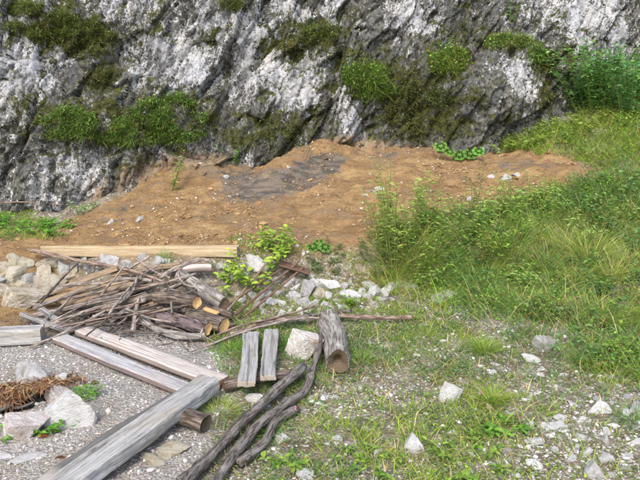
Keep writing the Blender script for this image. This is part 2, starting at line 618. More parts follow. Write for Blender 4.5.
def recolour(mat, axis, lo, hi, col, amt, noise=0.02, zr=None):
    """stain a face of a timber: wet or reddish wood where the tc axis runs from lo to hi"""
    b = NB.__new__(NB)
    b.m, b.nt = mat, mat.node_tree
    b.bs = b.nt.nodes["Principled BSDF"]
    old = b.bs.inputs["Base Color"].links[0].from_socket
    t = b.attr("tc", "Vector")
    sp = b.n("ShaderNodeSeparateXYZ")
    b.put(sp.inputs[0], t)
    nz = b.math('MULTIPLY', b.math('SUBTRACT', b.noise(b.mapv(t, (30, 30, 4)), 1.0, 5, 0.65), 0.5), noise * 2)
    f = b.ramp(b.math('ADD', sp.outputs[axis], nz), lo, hi)
    if zr:
        f = b.math('MULTIPLY', f, b.math('MULTIPLY', b.ramp(sp.outputs[2], zr[0], zr[0] + .08), b.ramp(sp.outputs[2], zr[1] + .08, zr[1])))
    b.put(b.bs.inputs["Base Color"], b.mix(b.math('MULTIPLY', f, amt), old, col))


recolour(M['w_grey_top'], 0, .040, .050, (.07, .068, .066), .75, .05, (.16, .95))
recolour(M['w_plank_grey'], 1, .0125, .009, (.14, .088, .07), .75, .004)
recolour(M['w_plank'], 1, .014, .009, (.17, .115, .09), .6, .004)
M['rust'] = mat_wood("rusty_iron", (0.13, 0.075, 0.052), (0.20, 0.125, 0.09), (0.07, 0.04, 0.028), 0.6)
b_ = NB("gravel_stone", 0.95, 0.15)
M['gravel'] = b_.color(b_.attr("tint", "Color"))

# ------------------------------------------------------------------ colour zones of the ground, drawn as outlines on the plan
CLAY = [(-900, 262), (-900, 232), (50, 232), (72, 216), (120, 200), (150, 170), (230, 160), (320, 140), (430, 140), (500, 152), (560, 150), (606, 172),
        (585, 192), (520, 204), (470, 216), (420, 222), (395, 240), (350, 246), (320, 256), (250, 250), (140, 256), (60, 258), (40, 262), (0, 280)]
CLAYB = [(-900, 262), (60, 256), (78, 298), (44, 316), (20, 326), (-900, 332)]
GRAVEL = [(-900, 328), (40, 336), (140, 322), (205, 332), (238, 342), (232, 392), (215, 440), (185, 492), (150, 700), (-900, 900)]
SLOPE = [(372, 262), (400, 236), (480, 212), (600, 178), (640, 150), (1500, 60), (1500, 400), (640, 385), (560, 366), (480, 330), (425, 308), (385, 292)]
UPPER = [(488, 152), (520, 140), (640, 92), (1400, -60), (1500, 60), (640, 152), (606, 174), (560, 154)]
LOWER = [(318, 306), (425, 308), (480, 330), (560, 366), (640, 385), (1500, 400), (1500, 900), (150, 900), (215, 470), (270, 430), (300, 380)]
STRIP = [(400, 296), (440, 290), (500, 312), (560, 330), (600, 352), (560, 362), (500, 345), (440, 318), (395, 312)]
STONY = [(480, 452), (560, 405), (640, 385), (1500, 380), (1500, 900), (420, 900)]
BYLOG = [(212, 345), (238, 326), (330, 326), (352, 372), (300, 400), (238, 400)]
BANKW = [(205, 262), (240, 238), (290, 246), (320, 244), (380, 244), (385, 300), (240, 330), (230, 300)]
LEFTP = [(-500, 214), (20, 214), (52, 222), (66, 234), (30, 238), (-500, 240)]
SHADOWG = [(215, 418), (300, 400), (318, 420), (250, 500), (190, 500)]


def jit(X, Y, P, amp=7, sc=3.0):
    q = np.stack([P[:, 0], P[:, 1], np.zeros(len(P))], 1)
    return X + amp * 2 * fbm(q * sc + 3, 3), Y + amp * 1.4 * fbm(q * sc + 40, 3)


def grass_density(P):
    X, Y = proj(P)
    X, Y = jit(X, Y, P, 9, 3.0)
    d = np.zeros(len(P))
    q = P * np.array([1, 1, 0.0])
    patch = fbm(q * 2.6 + 11, 4)
    lo = 0.27 + 0.48 * smooth(-0.15, 0.25, patch)
    for poly, v in ((LOWER, lo), (STONY, lo * 0.55), (BYLOG, 0.55), (BANKW, 0.30 + 0.4 * smooth(0, 0.3, patch)), (SLOPE, 0.22 + 0.7 * smooth(-.22, .12, patch)),
                    (STRIP, 0.22), (UPPER, 0.85), (LEFTP, 1.0), (SHADOWG, 0.25)):
        m = in_poly(poly, X, Y)
        d[m] = (v[m] if isinstance(v, np.ndarray) else v)
    return d


# ------------------------------------------------------------------ ground sheet
def axis(segs):
    out = []
    for a0, a1, st in segs:
        n = max(1, int(round((a1 - a0) / st)))
        out.append(np.linspace(a0, a1, n, endpoint=False))
    out.append(np.array([segs[-1][1]]))
    return np.concatenate(out)


def grid_faces(nx, ny):
    i = np.arange(nx - 1)[:, None] * ny + np.arange(ny - 1)[None, :]
    i = i.ravel()
    return np.stack([i, i + ny, i + ny + 1, i + 1], 1)


def build_ground():
    xs = axis([(-90, -12, 6), (-12, -4.4, 0.25), (-4.4, 4.4, 0.0145), (4.4, 12, 0.25), (12, 90, 6)])
    ys = axis([(-90, -6, 6), (-6, 1.8, 0.2), (1.8, 7.9, 0.0145), (7.9, 10, 0.3), (10, 60, 5)])
    X, Y = np.meshgrid(xs, ys, indexing='ij')
    x, y = X.ravel(), Y.ravel()
    z = height(x, y)
    P = np.stack([x, y, z], 1)
    px, py = proj(P)
    near = y < 1.6
    px[near] = np.where(x[near] < -0.3, -100, 600)
    py[near] = 600
    jx, jy = jit(px, py, P, 6, 4.0)
    clay = (in_poly(CLAY, jx, jy) | in_poly(CLAYB, jx, jy)).astype(float)
    grav = in_poly(GRAVEL, jx, jy).astype(float)

    def blur(m, k=3):
        g = m.reshape(len(xs), len(ys))
        for _ in range(2):
            for ax in (0, 1):
                s = sum(np.roll(g, d, ax) for d in range(-k, k + 1))
                g = s / (2 * k + 1)
        return g.ravel()
    clay, grav = blur(clay), blur(grav)
    gs = np.zeros(len(P))
    for cx, cy, rx, ry, v in ((326, 164, 18, 12, 1.0), (305, 174, 22, 13, 1.0), (280, 184, 24, 12, .9), (252, 192, 24, 10, .7), (240, 176, 20, 12, .4), (235, 190, 30, 22, .45), (195, 165, 25, 10, .4), (390, 155, 60, 7, .45), (520, 165, 60, 8, .4), (130, 208, 30, 8, .45),
                              (560, 178, 40, 9, .3), (100, 222, 30, 8, .3), (60, 262, 60, 12, .4)):
        gs += v * np.exp(-((px - cx) / rx) ** 2 - ((py - cy) / ry) ** 2)
    # stones of the gravel give the sheet its own relief
    dense = (np.abs(x) < 4.4) & (y > 1.8) & (y < 7.9)
    d1, d2, idd = voro(np.stack([x, y, z * 0], 1)[dense] * 24)
    add = np.zeros(len(P))
    add[dense] = np.maximum(0, 0.35 - d1) * (0.007 + 0.007 * _val[idd]) * (grav[dense] + 0.6 * (1 - clay[dense] - grav[dense]).clip(0, 1))
    # pitted, crumbly clay
    pd = np.stack([x, y, z * 0], 1)[dense]
    rug = smooth(-.25, .35, fbm(pd * 2.2 + 7, 3))
    ril = np.stack([pd[:, 0] * 2.2 + pd[:, 1] * 1.1, pd[:, 0] * -6 + pd[:, 1] * 11, pd[:, 2]], 1)
    c1, c2, cid = voro(pd * 15 + 0.4 * np.stack([fbm(pd * 20, 2), fbm(pd * 20 + 9, 2), pd[:, 2]], 1))
    add[dense] += clay[dense] * (0.022 * fbm(ril * 1.3, 4, .6) + rug * (0.020 * np.maximum(0, .45 - c1) * (1.2 + 1.6 * _val[cid]) + 0.020 * fbm(pd * 26, 4, .65)) + 0.016 * np.maximum(0, 0.4 - d1) * (1 + _val[idd]))
    P[:, 2] += add
    A = Acc()
    A.add(P, q=grid_faces(len(xs), len(ys)))
    me = A.mesh("ground", M['ground'], extra={"clay": clay, "gravel": grav, "greyclay": gs})
    return structure(link("ground", me))


# ------------------------------------------------------------------ cliff
CX = np.array([-12, -4, -2.4, -1, 0, 1.7, 2.7, 3.6, 12])
CY = np.array([6.8, 6.7, 6.78, 7.0, 7.2, 7.3, 7.5, 7.75, 9.5])
LEAN = 0.30


def cliff_mean_at(px, py):
    d = ray(px, py)
    t = np.linspace(5, 16, 900)
    P = CAM + t[:, None] * d
    yc = np.interp(P[:, 0], CX, CY) + LEAN * (P[:, 2] - 0.7)
    k = np.argmax(P[:, 1] > yc)
    return P[k]


# each blob: centre and half size on the photograph, strength
WHITE = [(10, 78, 28, 26, .9), (55, 62, 16, 14, .8), (35, 95, 20, 16, .6), (146, 55, 12, 22, .9), (178, 45, 22, 40, .75), (200, 60, 14, 40, .6), (62, 146, 12, 10, .8), (132, 148, 16, 10, .8),
         (82, 165, 30, 20, .35), (70, 205, 25, 14, .5), (250, 28, 28, 20, 1.1), (262, 72, 20, 26, .9), (300, 72, 26, 26, 1.1), (285, 105, 22, 16, .6), (352, 118, 20, 22, .9), (402, 12, 24, 16, 1.0),
         (388, 42, 20, 14, .5), (425, 22, 18, 20, .6), (300, 10, 30, 10, .6), (330, 20, 20, 10, .4), (505, 75, 28, 16, .8), (558, 14, 30, 18, .9), (605, 30, 40, 25, .9), (515, 98, 22, 5, .8),
         (195, 148, 16, 12, .6), (100, 120, 10, 6, .3), (20, 30, 12, 8, .4), (110, 20, 10, 14, .5), (130, 8, 20, 10, .6), (205, 145, 12, 14, .5), (355, 140, 14, 12, .4),
         (110, 75, 40, 18, -.5), (125, 105, 36, 14, -.7), (20, 120, 24, 20, -.5), (15, 170, 24, 26, -.4), (250, 130, 55, 24, -.9), (330, 135, 22, 20, -.7), (362, 45, 28, 26, -.9), (465, 25, 34, 30, -1.1),
         (500, 118, 42, 24, -.8), (440, 95, 40, 35, -.8), (400, 75, 26, 30, -.6), (548, 75, 12, 24, -.7), (420, 140, 60, 16, -.8), (215, 115, 16, 40, -.4), (160, 160, 30, 16, -.4), (40, 130, 14, 30, -.4)]
MOSS = [(50, 18, 62, 22, .45), (95, 42, 40, 12, .4), (102, 78, 12, 10, .8), (75, 40, 30, 12, .7), (120, 118, 92, 22, .6), (130, 160, 16, 16, .5), (278, 50, 18, 16, .6), (315, 38, 30, 26, .6), (232, 10, 18, 12, .6),
        (298, 132, 34, 16, .45), (365, 85, 34, 26, .6), (400, 110, 20, 30, .6), (440, 70, 26, 30, .35), (470, 20, 30, 24, .35), (440, 122, 34, 20, .5), (540, 85, 14, 30, .6), (500, 112, 28, 12, .25),
        (565, 55, 40, 14, .3), (210, 40, 16, 12, .3), (245, 140, 50, 16, .3), (165, 30, 10, 12, .25), (30, 100, 18, 12, .4)]
OCHRE = [(130, 190, 40, 18, .8), (200, 160, 35, 12, .7), (350, 146, 40, 10, 1.1), (320, 160, 60, 12, .8), (420, 150, 50, 6, .5), (95, 205, 20, 14, .5), (170, 170, 40, 14, .7)]
LEDGES = [(120, 122, 90, 16, .16), (368, 84, 32, 16, .17), (455, 85, 40, 24, .16), (500, 92, 40, 26, .22), (50, 20, 60, 16, .10), (320, 42, 26, 14, .08), (300, 80, 32, 30, .13), (250, 35, 26, 24, .12),
          (262, 150, 60, 16, .10), (80, 170, 36, 30, .12), (600, 40, 50, 30, .10), (470, 20, 40, 30, -.10), (232, 100, 14, 50, -.14), (400, 60, 20, 40, -.14), (130, 70, 50, 20, -.08), (545, 80, 14, 30, -.14)]


def blob_field(x, z, blobs):
    f = np.zeros(len(x))
    for cx, cy, rx, ry, v in blobs:
        p = cliff_mean_at(cx, cy)
        dist = np.linalg.norm(p - CAM)
        sx, sz = rx / FPX * dist, ry / FPX * dist * 1.06
        f += v * np.exp(-0.8 * ((x - p[0]) / sx) ** 2 - 0.8 * ((z - p[2]) / sz) ** 2)
    return f


CL = {}


def build_cliff():
    xs = axis([(-12, -5, 0.2), (-5, 5.2, 0.0135), (5.2, 12, 0.2)])
    zs = axis([(-0.3, 0.2, 0.06), (0.2, 3.2, 0.0135), (3.2, 7, 0.15)])
    X, Z = np.meshgrid(xs, zs, indexing='ij')
    x, z = X.ravel(), Z.ravel()
    yb = np.interp(x, CX, CY)
    k = np.array([x, z * 0, z]).T
    ca, sa = math.cos(math.radians(26)), math.sin(math.radians(26))
    # axes along and across the dipping beds
    u = x * ca - z * sa
    v = x * sa + z * ca
    bed = np.stack([u, v * 0.42, np.zeros(len(x))], 1)
    warp = 0.09 * fbm(k * 1.6 + 2, 3)
    bed[:, 0] += warp
    out = 0.16 * fbm(k * 0.55 + 1, 3) + 0.07 * fbm(bed * 1.7 + 4, 4)
    out += 0.006 * ridged(bed * 3.2 + 8, 4)
    # broken faces: every block of the fractured stone has its own tilt
    for f_, a_, t_ in ((1.5, .050, .17), (3.7, .026, .13), (9.0, .015, .075), (21.0, .008, .04)):
        vp = np.stack([bed[:, 0] * f_ + 0.16 * fbm(k * f_ * .8, 3), bed[:, 1] * f_ + 0.16 * fbm(k * f_ * .8 + 9, 3), np.full(len(x), .5 + f_)], 1)
        d1, d2, idd, off = voro(vp, True)
        out += a_ * _val[idd] + t_ * (off[:, 0] * _val[(idd * 5 + 1) & 511] + off[:, 1] * _val[(idd * 11 + 2) & 511])
        out -= a_ * .8 * (1 - smooth(0.0, 0.035, d2 - d1))
    out += 0.022 * fbm(k * 7 + 3, 5, 0.62)
    out += 0.014 * fbm(k * 30 + 3, 3, 0.65)
    out += 0.75 * blob_field(x, z, LEDGES)
    y = yb + LEAN * (z - 0.7) - out
    zz = z + 0.12 * out
    P = np.stack([x, y, zz], 1)
    wh, mo, oc = blob_field(x, z, WHITE), blob_field(x, z, MOSS), blob_field(x, z, OCHRE)
    # moss also settles on faces that look upward
    g = y.reshape(X.shape)
    dz = np.gradient(g, axis=1) / np.gradient(zz.reshape(X.shape), axis=1)
    dx = np.gradient(g, axis=0) / np.gradient(X, axis=0)
    nrm = np.stack([dx.ravel(), -np.ones(len(x)), dz.ravel()], 1)
    nrm /= np.linalg.norm(nrm, axis=1)[:, None]
    mo = mo + 0.35 * smooth(0.45, 0.9, nrm[:, 2]) - 0.12
    A = Acc()
    A.add(P, q=grid_faces(len(xs), len(zs))[:, ::1])
    me = A.mesh("cliff", M['cliff'], extra={"white": wh, "moss": mo, "ochre": oc})
    CL.update(P=P, N=nrm, moss=mo, white=wh)
    CL['px'], CL['py'] = proj(P)
    CL['ok'] = (np.abs(x) < 5) & (zz > 0.2) & (zz < 3.2)
    CL['idx'] = np.nonzero(CL['ok'])[0]
    return structure(link("cliff", me))


def on_cliff(px, py):
    i = CL['idx']
    k = i[np.argmin((CL['px'][i] - px) ** 2 + (CL['py'][i] - py) ** 2)]
    return CL['P'][k], CL['N'][k]


build_ground()
build_cliff()


# ------------------------------------------------------------------ blades and leaves (numpy)
def unit(v):
    return v / np.maximum(np.linalg.norm(v, axis=-1, keepdims=True), 1e-9)


def rand_dir(n, spread, up=None, rng=RNG):
    """unit vectors around up; spread = mean horizontal lean"""
    th = rng.random(n) * 2 * np.pi
    r = spread * np.sqrt(rng.random(n)) * 1.3
    d = np.stack([np.cos(th) * r, np.sin(th) * r, np.ones(n)], 1)
    if up is not None:
        d = d + up
    return unit(d)


def blades(A, P, D, L, W, tint, droop=0.4, levels=3, rng=RNG):
    """P base, D first direction, L length, W width"""
    n = len(P)
    hor = D * np.array([1, 1, 0.0]) + rng.normal(0, 0.15, (n, 3)) * np.array([1, 1, 0])
    hor = unit(hor)
    th = rng.random(n) * 2 * np.pi
    side = np.stack([np.cos(th), np.sin(th), np.zeros(n)], 1)
    vs = []
    L = L[:, None]
    dr = (droop * (0.4 + 1.2 * rng.random(n)))[:, None]
    for k in range(levels):
        t = k / levels
        c = P + D * L * t + hor * L * dr * t * t - np.array([0, 0, 1.0]) * L * dr * t * t * 0.55
        wv = side * (W * (1 - 0.75 * t ** 1.5))[:, None] * 0.5
        vs += [c - wv, c + wv]
    tip = P + D * L + hor * L * dr - np.array([0, 0, 1.0]) * L * dr * 0.55
    vs.append(tip)
    m = 2 * levels + 1
    V = np.stack(vs, 1).reshape(-1, 3)
    base = np.arange(n)[:, None] * m
    q = [base + np.array([[2 * k, 2 * k + 1, 2 * k + 3, 2 * k + 2]]) for k in range(levels - 1)]
    t = base + np.array([[2 * levels - 2, 2 * levels - 1, 2 * levels]])
    A.add(V, q=np.concatenate(q) if q else None, t=t, tint=np.repeat(tint, m, 0))


def leaves(A, P, D, L, W, tint, fold=0.25, droop=0.25, rng=RNG, up=None):
    n = len(P)
    U = np.array([0, 0, 1.0]) + rng.normal(0, 0.25, (n, 3)) if up is None else up
    S = unit(np.cross(D, U))
    N = unit(np.cross(S, D))
    L, W = L[:, None], W[:, None]
    m1 = P + D * L * 0.33
    m2 = P + D * L * 0.68 - N * L * droop * 0.3
    tip = P + D * L - N * L * droop
    V = np.stack([P, m1 - S * W * .5 + N * W * fold, m1 + S * W * .5 + N * W * fold, m2 - S * W * .42 + N * W * fold * .8, m2 + S * W * .42 + N * W * fold * .8, tip,
                  m1, m2], 1).reshape(-1, 3)
    b = np.arange(n)[:, None] * 8
    t = np.concatenate([b + np.array([[0, 6, 1]]), b + np.array([[0, 2, 6]]), b + np.array([[3, 7, 5]]), b + np.array([[7, 4, 5]])])
    q = np.concatenate([b + np.array([[1, 6, 7, 3]]), b + np.array([[6, 2, 4, 7]])])
    A.add(V, q=q, t=t, tint=np.repeat(tint, 8, 0))


def pick_tint(n, pal, jitter=0.22, rng=RNG, hue=0.05):
    pal = np.array(pal)
    c = pal[rng.integers(0, len(pal), n)]
    return c * (1 + jitter * rng.normal(0, 1, (n, 1))).clip(0.45, 1.7) * (1 + hue * rng.normal(0, 1, (n, 3)))


GREEN = [(0.141, 0.239, 0.045), (0.167, 0.283, 0.053), (0.117, 0.204, 0.048), (0.217, 0.310, 0.068), (0.200, 0.265, 0.075)]
YELLOWG = [(0.258, 0.341, 0.063), (0.302, 0.373, 0.077), (0.212, 0.308, 0.056), (0.167, 0.259, 0.049)]
BLUEG = [(0.105, 0.207, 0.090), (0.125, 0.235, 0.100), (0.090, 0.174, 0.076), (0.150, 0.258, 0.104)]
STRAW = [(0.481, 0.384, 0.202), (0.380, 0.298, 0.151), (0.531, 0.447, 0.277), (0.329, 0.248, 0.139)]
LUSH = [(0.118, 0.270, 0.046), (0.151, 0.321, 0.054), (0.101, 0.220, 0.043)]
BROWN = [(.17, .10, .05), (.22, .14, .07), (.13, .075, .04)]


def scatter(n, xr, yr, dens_fn):
    out = []
    tot = 0
    while tot < n:
        m = 60000
        x = RNG.uniform(*xr, m)
        y = RNG.uniform(*yr, m)
        P = np.stack([x, y, hbase(x, y)], 1)
        d = dens_fn(P)
        k = RNG.random(m) < d
        out.append(P[k])
        tot += k.sum()
    P = np.concatenate(out)[:n]
    P[:, 2] = height(P[:, 0], P[:, 1])
    return P


YCL = lambda x: np.interp(x, CX, CY)


def dens_grass(P):
    d = grass_density(P)
    q = P * np.array([1, 1, 0.0])
    tuft = smooth(-0.1, 0.35, fbm(q * 9 + 21, 3))
    d = d * (0.25 + 0.75 * tuft)
    # nearer ground gets proportionally more cover of its own small blades
    return np.where(P[:, 1] < YCL(P[:, 0]) + 0.1, d, 0) * smooth(8.5, 3.0, P[:, 1] * 0.75)


# ------------------------------------------------------------------ rocks
def ico(sub):
    import bmesh
    bm = bmesh.new()
    bmesh.ops.create_icosphere(bm, subdivisions=sub, radius=1.0)
    v = np.array([x.co[:] for x in bm.verts])
    f = np.array([[q.index for q in p.verts] for p in bm.faces])
    bm.free()
    return v, f


ICO = {s: ico(s) for s in (1, 3, 4, 5)}


def rock_shape(seed, sub=3, planes=13, soft=90.0, rough=0.05):
    r = np.random.default_rng(seed)
    v, f = ICO[sub]
    n = unit(r.normal(0, 1, (planes, 3)))
    d = 0.50 + 0.42 * r.random(planes)
    q = (v @ n.T) / d
    s = np.maximum(q, 0.05)
    rad = 1.0 / (np.power(np.power(s, soft).sum(1), 1 / soft))
    rad = np.minimum(rad, 1.7)
    V = v * rad[:, None]
    V = V * (1 + rough * 1.6 * fbm(V * 2.3 + seed, 3)[:, None]) + v * (rough * fbm(V * 7 + seed, 3))[:, None] + v * (rough * .5 * fbm(V * 17 + seed, 2))[:, None]
    return V, f


ROCK = {}


def rock_mesh(i, mat, sub=4):
    key = (i, mat, sub)
    if key not in ROCK:
        A = Acc()
        V, f = rock_shape(100 + i * 7, sub, planes=6 + i % 5, rough=0.022 + 0.010 * (i % 3))
        A.add(V, t=f)
        me = A.mesh("rock", M[mat], smooth_=True)
        try:
            me.set_sharp_from_angle(angle=math.radians(20))
        except Exception:
            pass
        ROCK[key] = me
    return ROCK[key]


def rock(px, py, wpx, label, mat='rock_white', aspect=(1, .75, .55), group=None, lift=0.0, rz=None, tilt=0.25, i=None, sub=4, name="rock", cat="rock", sink=0.3):
    """wpx = width on the photograph in pixels; py = where it touches the ground"""
    p = on(px, py, lift)
    dist = np.linalg.norm(p - CAM)
    r = wpx / FPX * dist * 0.5
    i = random.randrange(14) if i is None else i
    rz = random.uniform(-0.5, 0.5) if rz is None else rz
    sc = (r * aspect[0], r * aspect[1], r * aspect[2])
    o = link(name, rock_mesh(i, mat, sub), loc=(p[0], p[1] + sc[1] * 0.4, p[2] + sc[2] * (1 - 2 * sink) * 0.9),
             rot=(random.uniform(-tilt, tilt), random.uniform(-tilt, tilt), rz + (math.pi if i % 2 else 0)), scale=sc)
    return tag(o, label, cat, group)


ORD = ["nearest", "second nearest", "third nearest", "fourth nearest", "fifth nearest", "sixth nearest", "seventh nearest", "eighth nearest", "ninth nearest", "tenth nearest"]


def rocks_near(items, marks, noun, mats, aspect, group, tilt=.4, name="rock", cat="rock", grow=(.9, 1.15)):
    """a field of stones, each described by the landmark it lies next to"""
    todo = {}
    for px, py, wd in items:
        d, lm = min(((px - mx) ** 2 + ((py - my) * 1.4) ** 2, k) for k, (mx, my, t) in enumerate(marks))
        mx, my, txt = marks[lm]
        dx, dy = px - mx, (py - my) * 1.4
        side = ("right of" if dx > 0 else "left of") if abs(dx) > abs(dy) else ("in front of" if dy > 0 else "behind")
        todo.setdefault((lm, side), []).append((d, px, py, wd))
    for (lm, side), lst in todo.items():
        for k, (d, px, py, wd) in enumerate(sorted(lst)):
            lb = "%s %s %s, %s" % (noun, side, marks[lm][2], ORD[k]) if len(lst) > 1 and k < 10 else "%s %s %s" % (noun, side, marks[lm][2])
            mt = mats[0] if random.random() < mats[2] else mats[1]
            sz = wd * random.uniform(*grow) * random.choice((.75, .9, 1, 1, 1.2))
            rock(px, py, sz, lb, mt, (1, random.uniform(.5, .9), random.uniform(*aspect)), group, tilt=tilt * 1.4, rz=random.uniform(-1, 1), name=name, cat=cat)


# ------------------------------------------------------------------ lofts: sticks, logs, timbers
def catmull(pts, n):
    pts = np.asarray(pts, float)
    if len(pts) == 2:
        return pts[0] + (pts[1] - pts[0]) * np.linspace(0, 1, n)[:, None]
    P = np.concatenate([[2 * pts[0] - pts[1]], pts, [2 * pts[-1] - pts[-2]]])
    t = np.linspace(0, len(pts) - 1, n)
    i = np.minimum(t.astype(int), len(pts) - 2)
    f = (t - i)[:, None]
    p0, p1, p2, p3 = P[i], P[i + 1], P[i + 2], P[i + 3]
    return 0.5 * (2 * p1 + (p2 - p0) * f + (2 * p0 - 5 * p1 + 4 * p2 - p3) * f ** 2 + (3 * p1 - p0 - 3 * p2 + p3) * f ** 3)


def frames(path, up=(0, 0, 1)):
    T = unit(np.gradient(path, axis=0))
    up = np.array(up, float)
    S = unit(np.cross(T, up))
    bad = np.linalg.norm(np.cross(T, up), axis=1) < 0.05
    S[bad] = (1, 0, 0)
    U = unit(np.cross(S, T))
    return T, S, U


def loft(A, path, prof, up=(0, 0, 1), caps=(True, True), nz=0.0, nzs=30.0, seed=0, along=4.0):
    """prof: rings x m x 2 in (side, up); the surface gets noise of height nz"""
    n, m = prof.shape[:2]
    T, S, U = frames(path, up)
    V = path[:, None, :] + prof[:, :, :1] * S[:, None, :] + prof[:, :, 1:] * U[:, None, :]
    ln = np.concatenate([[0], np.cumsum(np.linalg.norm(np.diff(path, axis=0), axis=1))])
    tc = np.concatenate([prof, np.broadcast_to(ln[:, None, None], (n, m, 1))], 2)
    if nz:
        q = tc.reshape(-1, 3) * np.array([nzs, nzs, along]) + seed * 13.7
        d = (fbm(q, 3) * nz).reshape(n, m, 1)
        rad = V - path[:, None, :]
        V = V + unit(rad) * d
    idx = np.arange(n * m).reshape(n, m)
    a_ = idx[:-1]
    b_2 = idx[1:]
    q = np.stack([a_, np.roll(a_, -1, 1), np.roll(b_2, -1, 1), b_2], -1).reshape(-1, 4)
    V2 = V.reshape(-1, 3)
    tcf = tc.reshape(-1, 3)
    t = []
    k = n * m
    ex, et = [], []
    for e, c in ((0, caps[0]), (n - 1, caps[1])):
        if c:
            ex.append(V[e].mean(0))
            et.append(tc[e].mean(0))
            r = idx[e]
            nx = np.roll(r, -1)
            t.append(np.stack([np.full(m, k), nx, r] if e == 0 else [np.full(m, k), r, nx], 1))
            k += 1
    if ex:
        V2 = np.concatenate([V2, ex])
        tcf = np.concatenate([tcf, et])
    A.add(V2, q=q, t=np.concatenate(t) if t else None, tc=tcf)
    return V, tc


def circle(m, r):
    th = np.linspace(0, 2 * np.pi, m, endpoint=False)
    return np.stack([np.cos(th) * r, np.sin(th) * r], 1)


def rrect(w_, h_, m=32, p=9.0):
    th = np.linspace(0, 2 * np.pi, m, endpoint=False)
    th = th + 0.0
    c, s = np.cos(th), np.sin(th)
    r = 1 / np.power(np.abs(c) ** p + np.abs(s) ** p, 1 / p)
    # even spacing along the rectangle: warp angle by aspect
    return np.stack([c * r * w_ / 2, s * r * h_ / 2], 1)


def stick_geo(A, pts, r0, r1, n=None, m=8, wob=0.012, seed=0, twigs=0, nz=0.15, knob=True):
    pts = np.asarray(pts, float)
    L = np.linalg.norm(np.diff(pts, axis=0), axis=1).sum()
    n = n or int(max(10, min(46, L / 0.035)))
    path = catmull(pts, n)
    s = np.linspace(0, 1, n)
    q = np.stack([s * L * 4 + seed * 9.1, np.full(n, seed * 3.3), np.zeros(n)], 1)
    path = path + wob * np.stack([fbm(q, 3), fbm(q + 50, 3), fbm(q + 90, 3) * 0.7], 1) * np.minimum(1, np.minimum(s, 1 - s) * 12)[:, None]
    rad = (r0 + (r1 - r0) * s) * (1 + 0.22 * fbm(q * 2.5 + 7, 3))
    if knob:
        for k in range(int(L / 0.22)):
            c0 = (k + 0.5 + 0.6 * _val[(seed * 31 + k * 7) & 511]) / max(1, L / 0.22)
            rad = rad * (1 + 0.22 * np.exp(-((s - c0) * L / 0.018) ** 2))
    prof = circle(m, 1.0)[None] * rad[:, None, None]
    V, tc = loft(A, path, prof, nz=nz * 1.8 * max(r0, r1), nzs=.55 / max(r0, .006), seed=seed, along=9)
    for k in range(twigs):
        j = int(n * (0.2 + 0.7 * ((k * 0.618 + seed * .37) % 1)))
        d = unit(path[min(j + 1, n - 1)] - path[j - 1])
        sd = np.array([_val[(seed * 5 + k * 11) & 511], _val[(seed * 7 + k * 3) & 511], abs(_val[(seed + k * 17) & 511]) * .8])
        e1 = path[j] + (d * .6 + sd * .6) * (0.06 + 0.12 * abs(_val[(seed * 3 + k) & 511]))
        stick_geo(A, [path[j], (path[j] + e1) / 2 + sd * .012, e1], rad[j] * .5, rad[j] * .22, n=6, m=5, wob=0, seed=seed + k + 3, nz=0, knob=False)
    return path, rad


NS = [0]


def stick(pix, rpx, label, mat='bark_stick', cat='branch', name='branch', group=None, taper=0.55, wob=0.006, twigs=0, m=8):
    """pix: (px, py, lift) along the stick; rpx: diameter in photo pixels at the start"""
    NS[0] += 1
    pts = np.array([on(*p) for p in pix])
    r = rpx / FPX * np.linalg.norm(pts[0] - CAM) * 0.5
    A = Acc()
    stick_geo(A, pts, r, r * taper, wob=wob, seed=NS[0], twigs=twigs, m=m)
    o = link(name, A.mesh(name, M[mat], origin=pts[0]), loc=pts[0])
    return tag(o, label, cat, group)


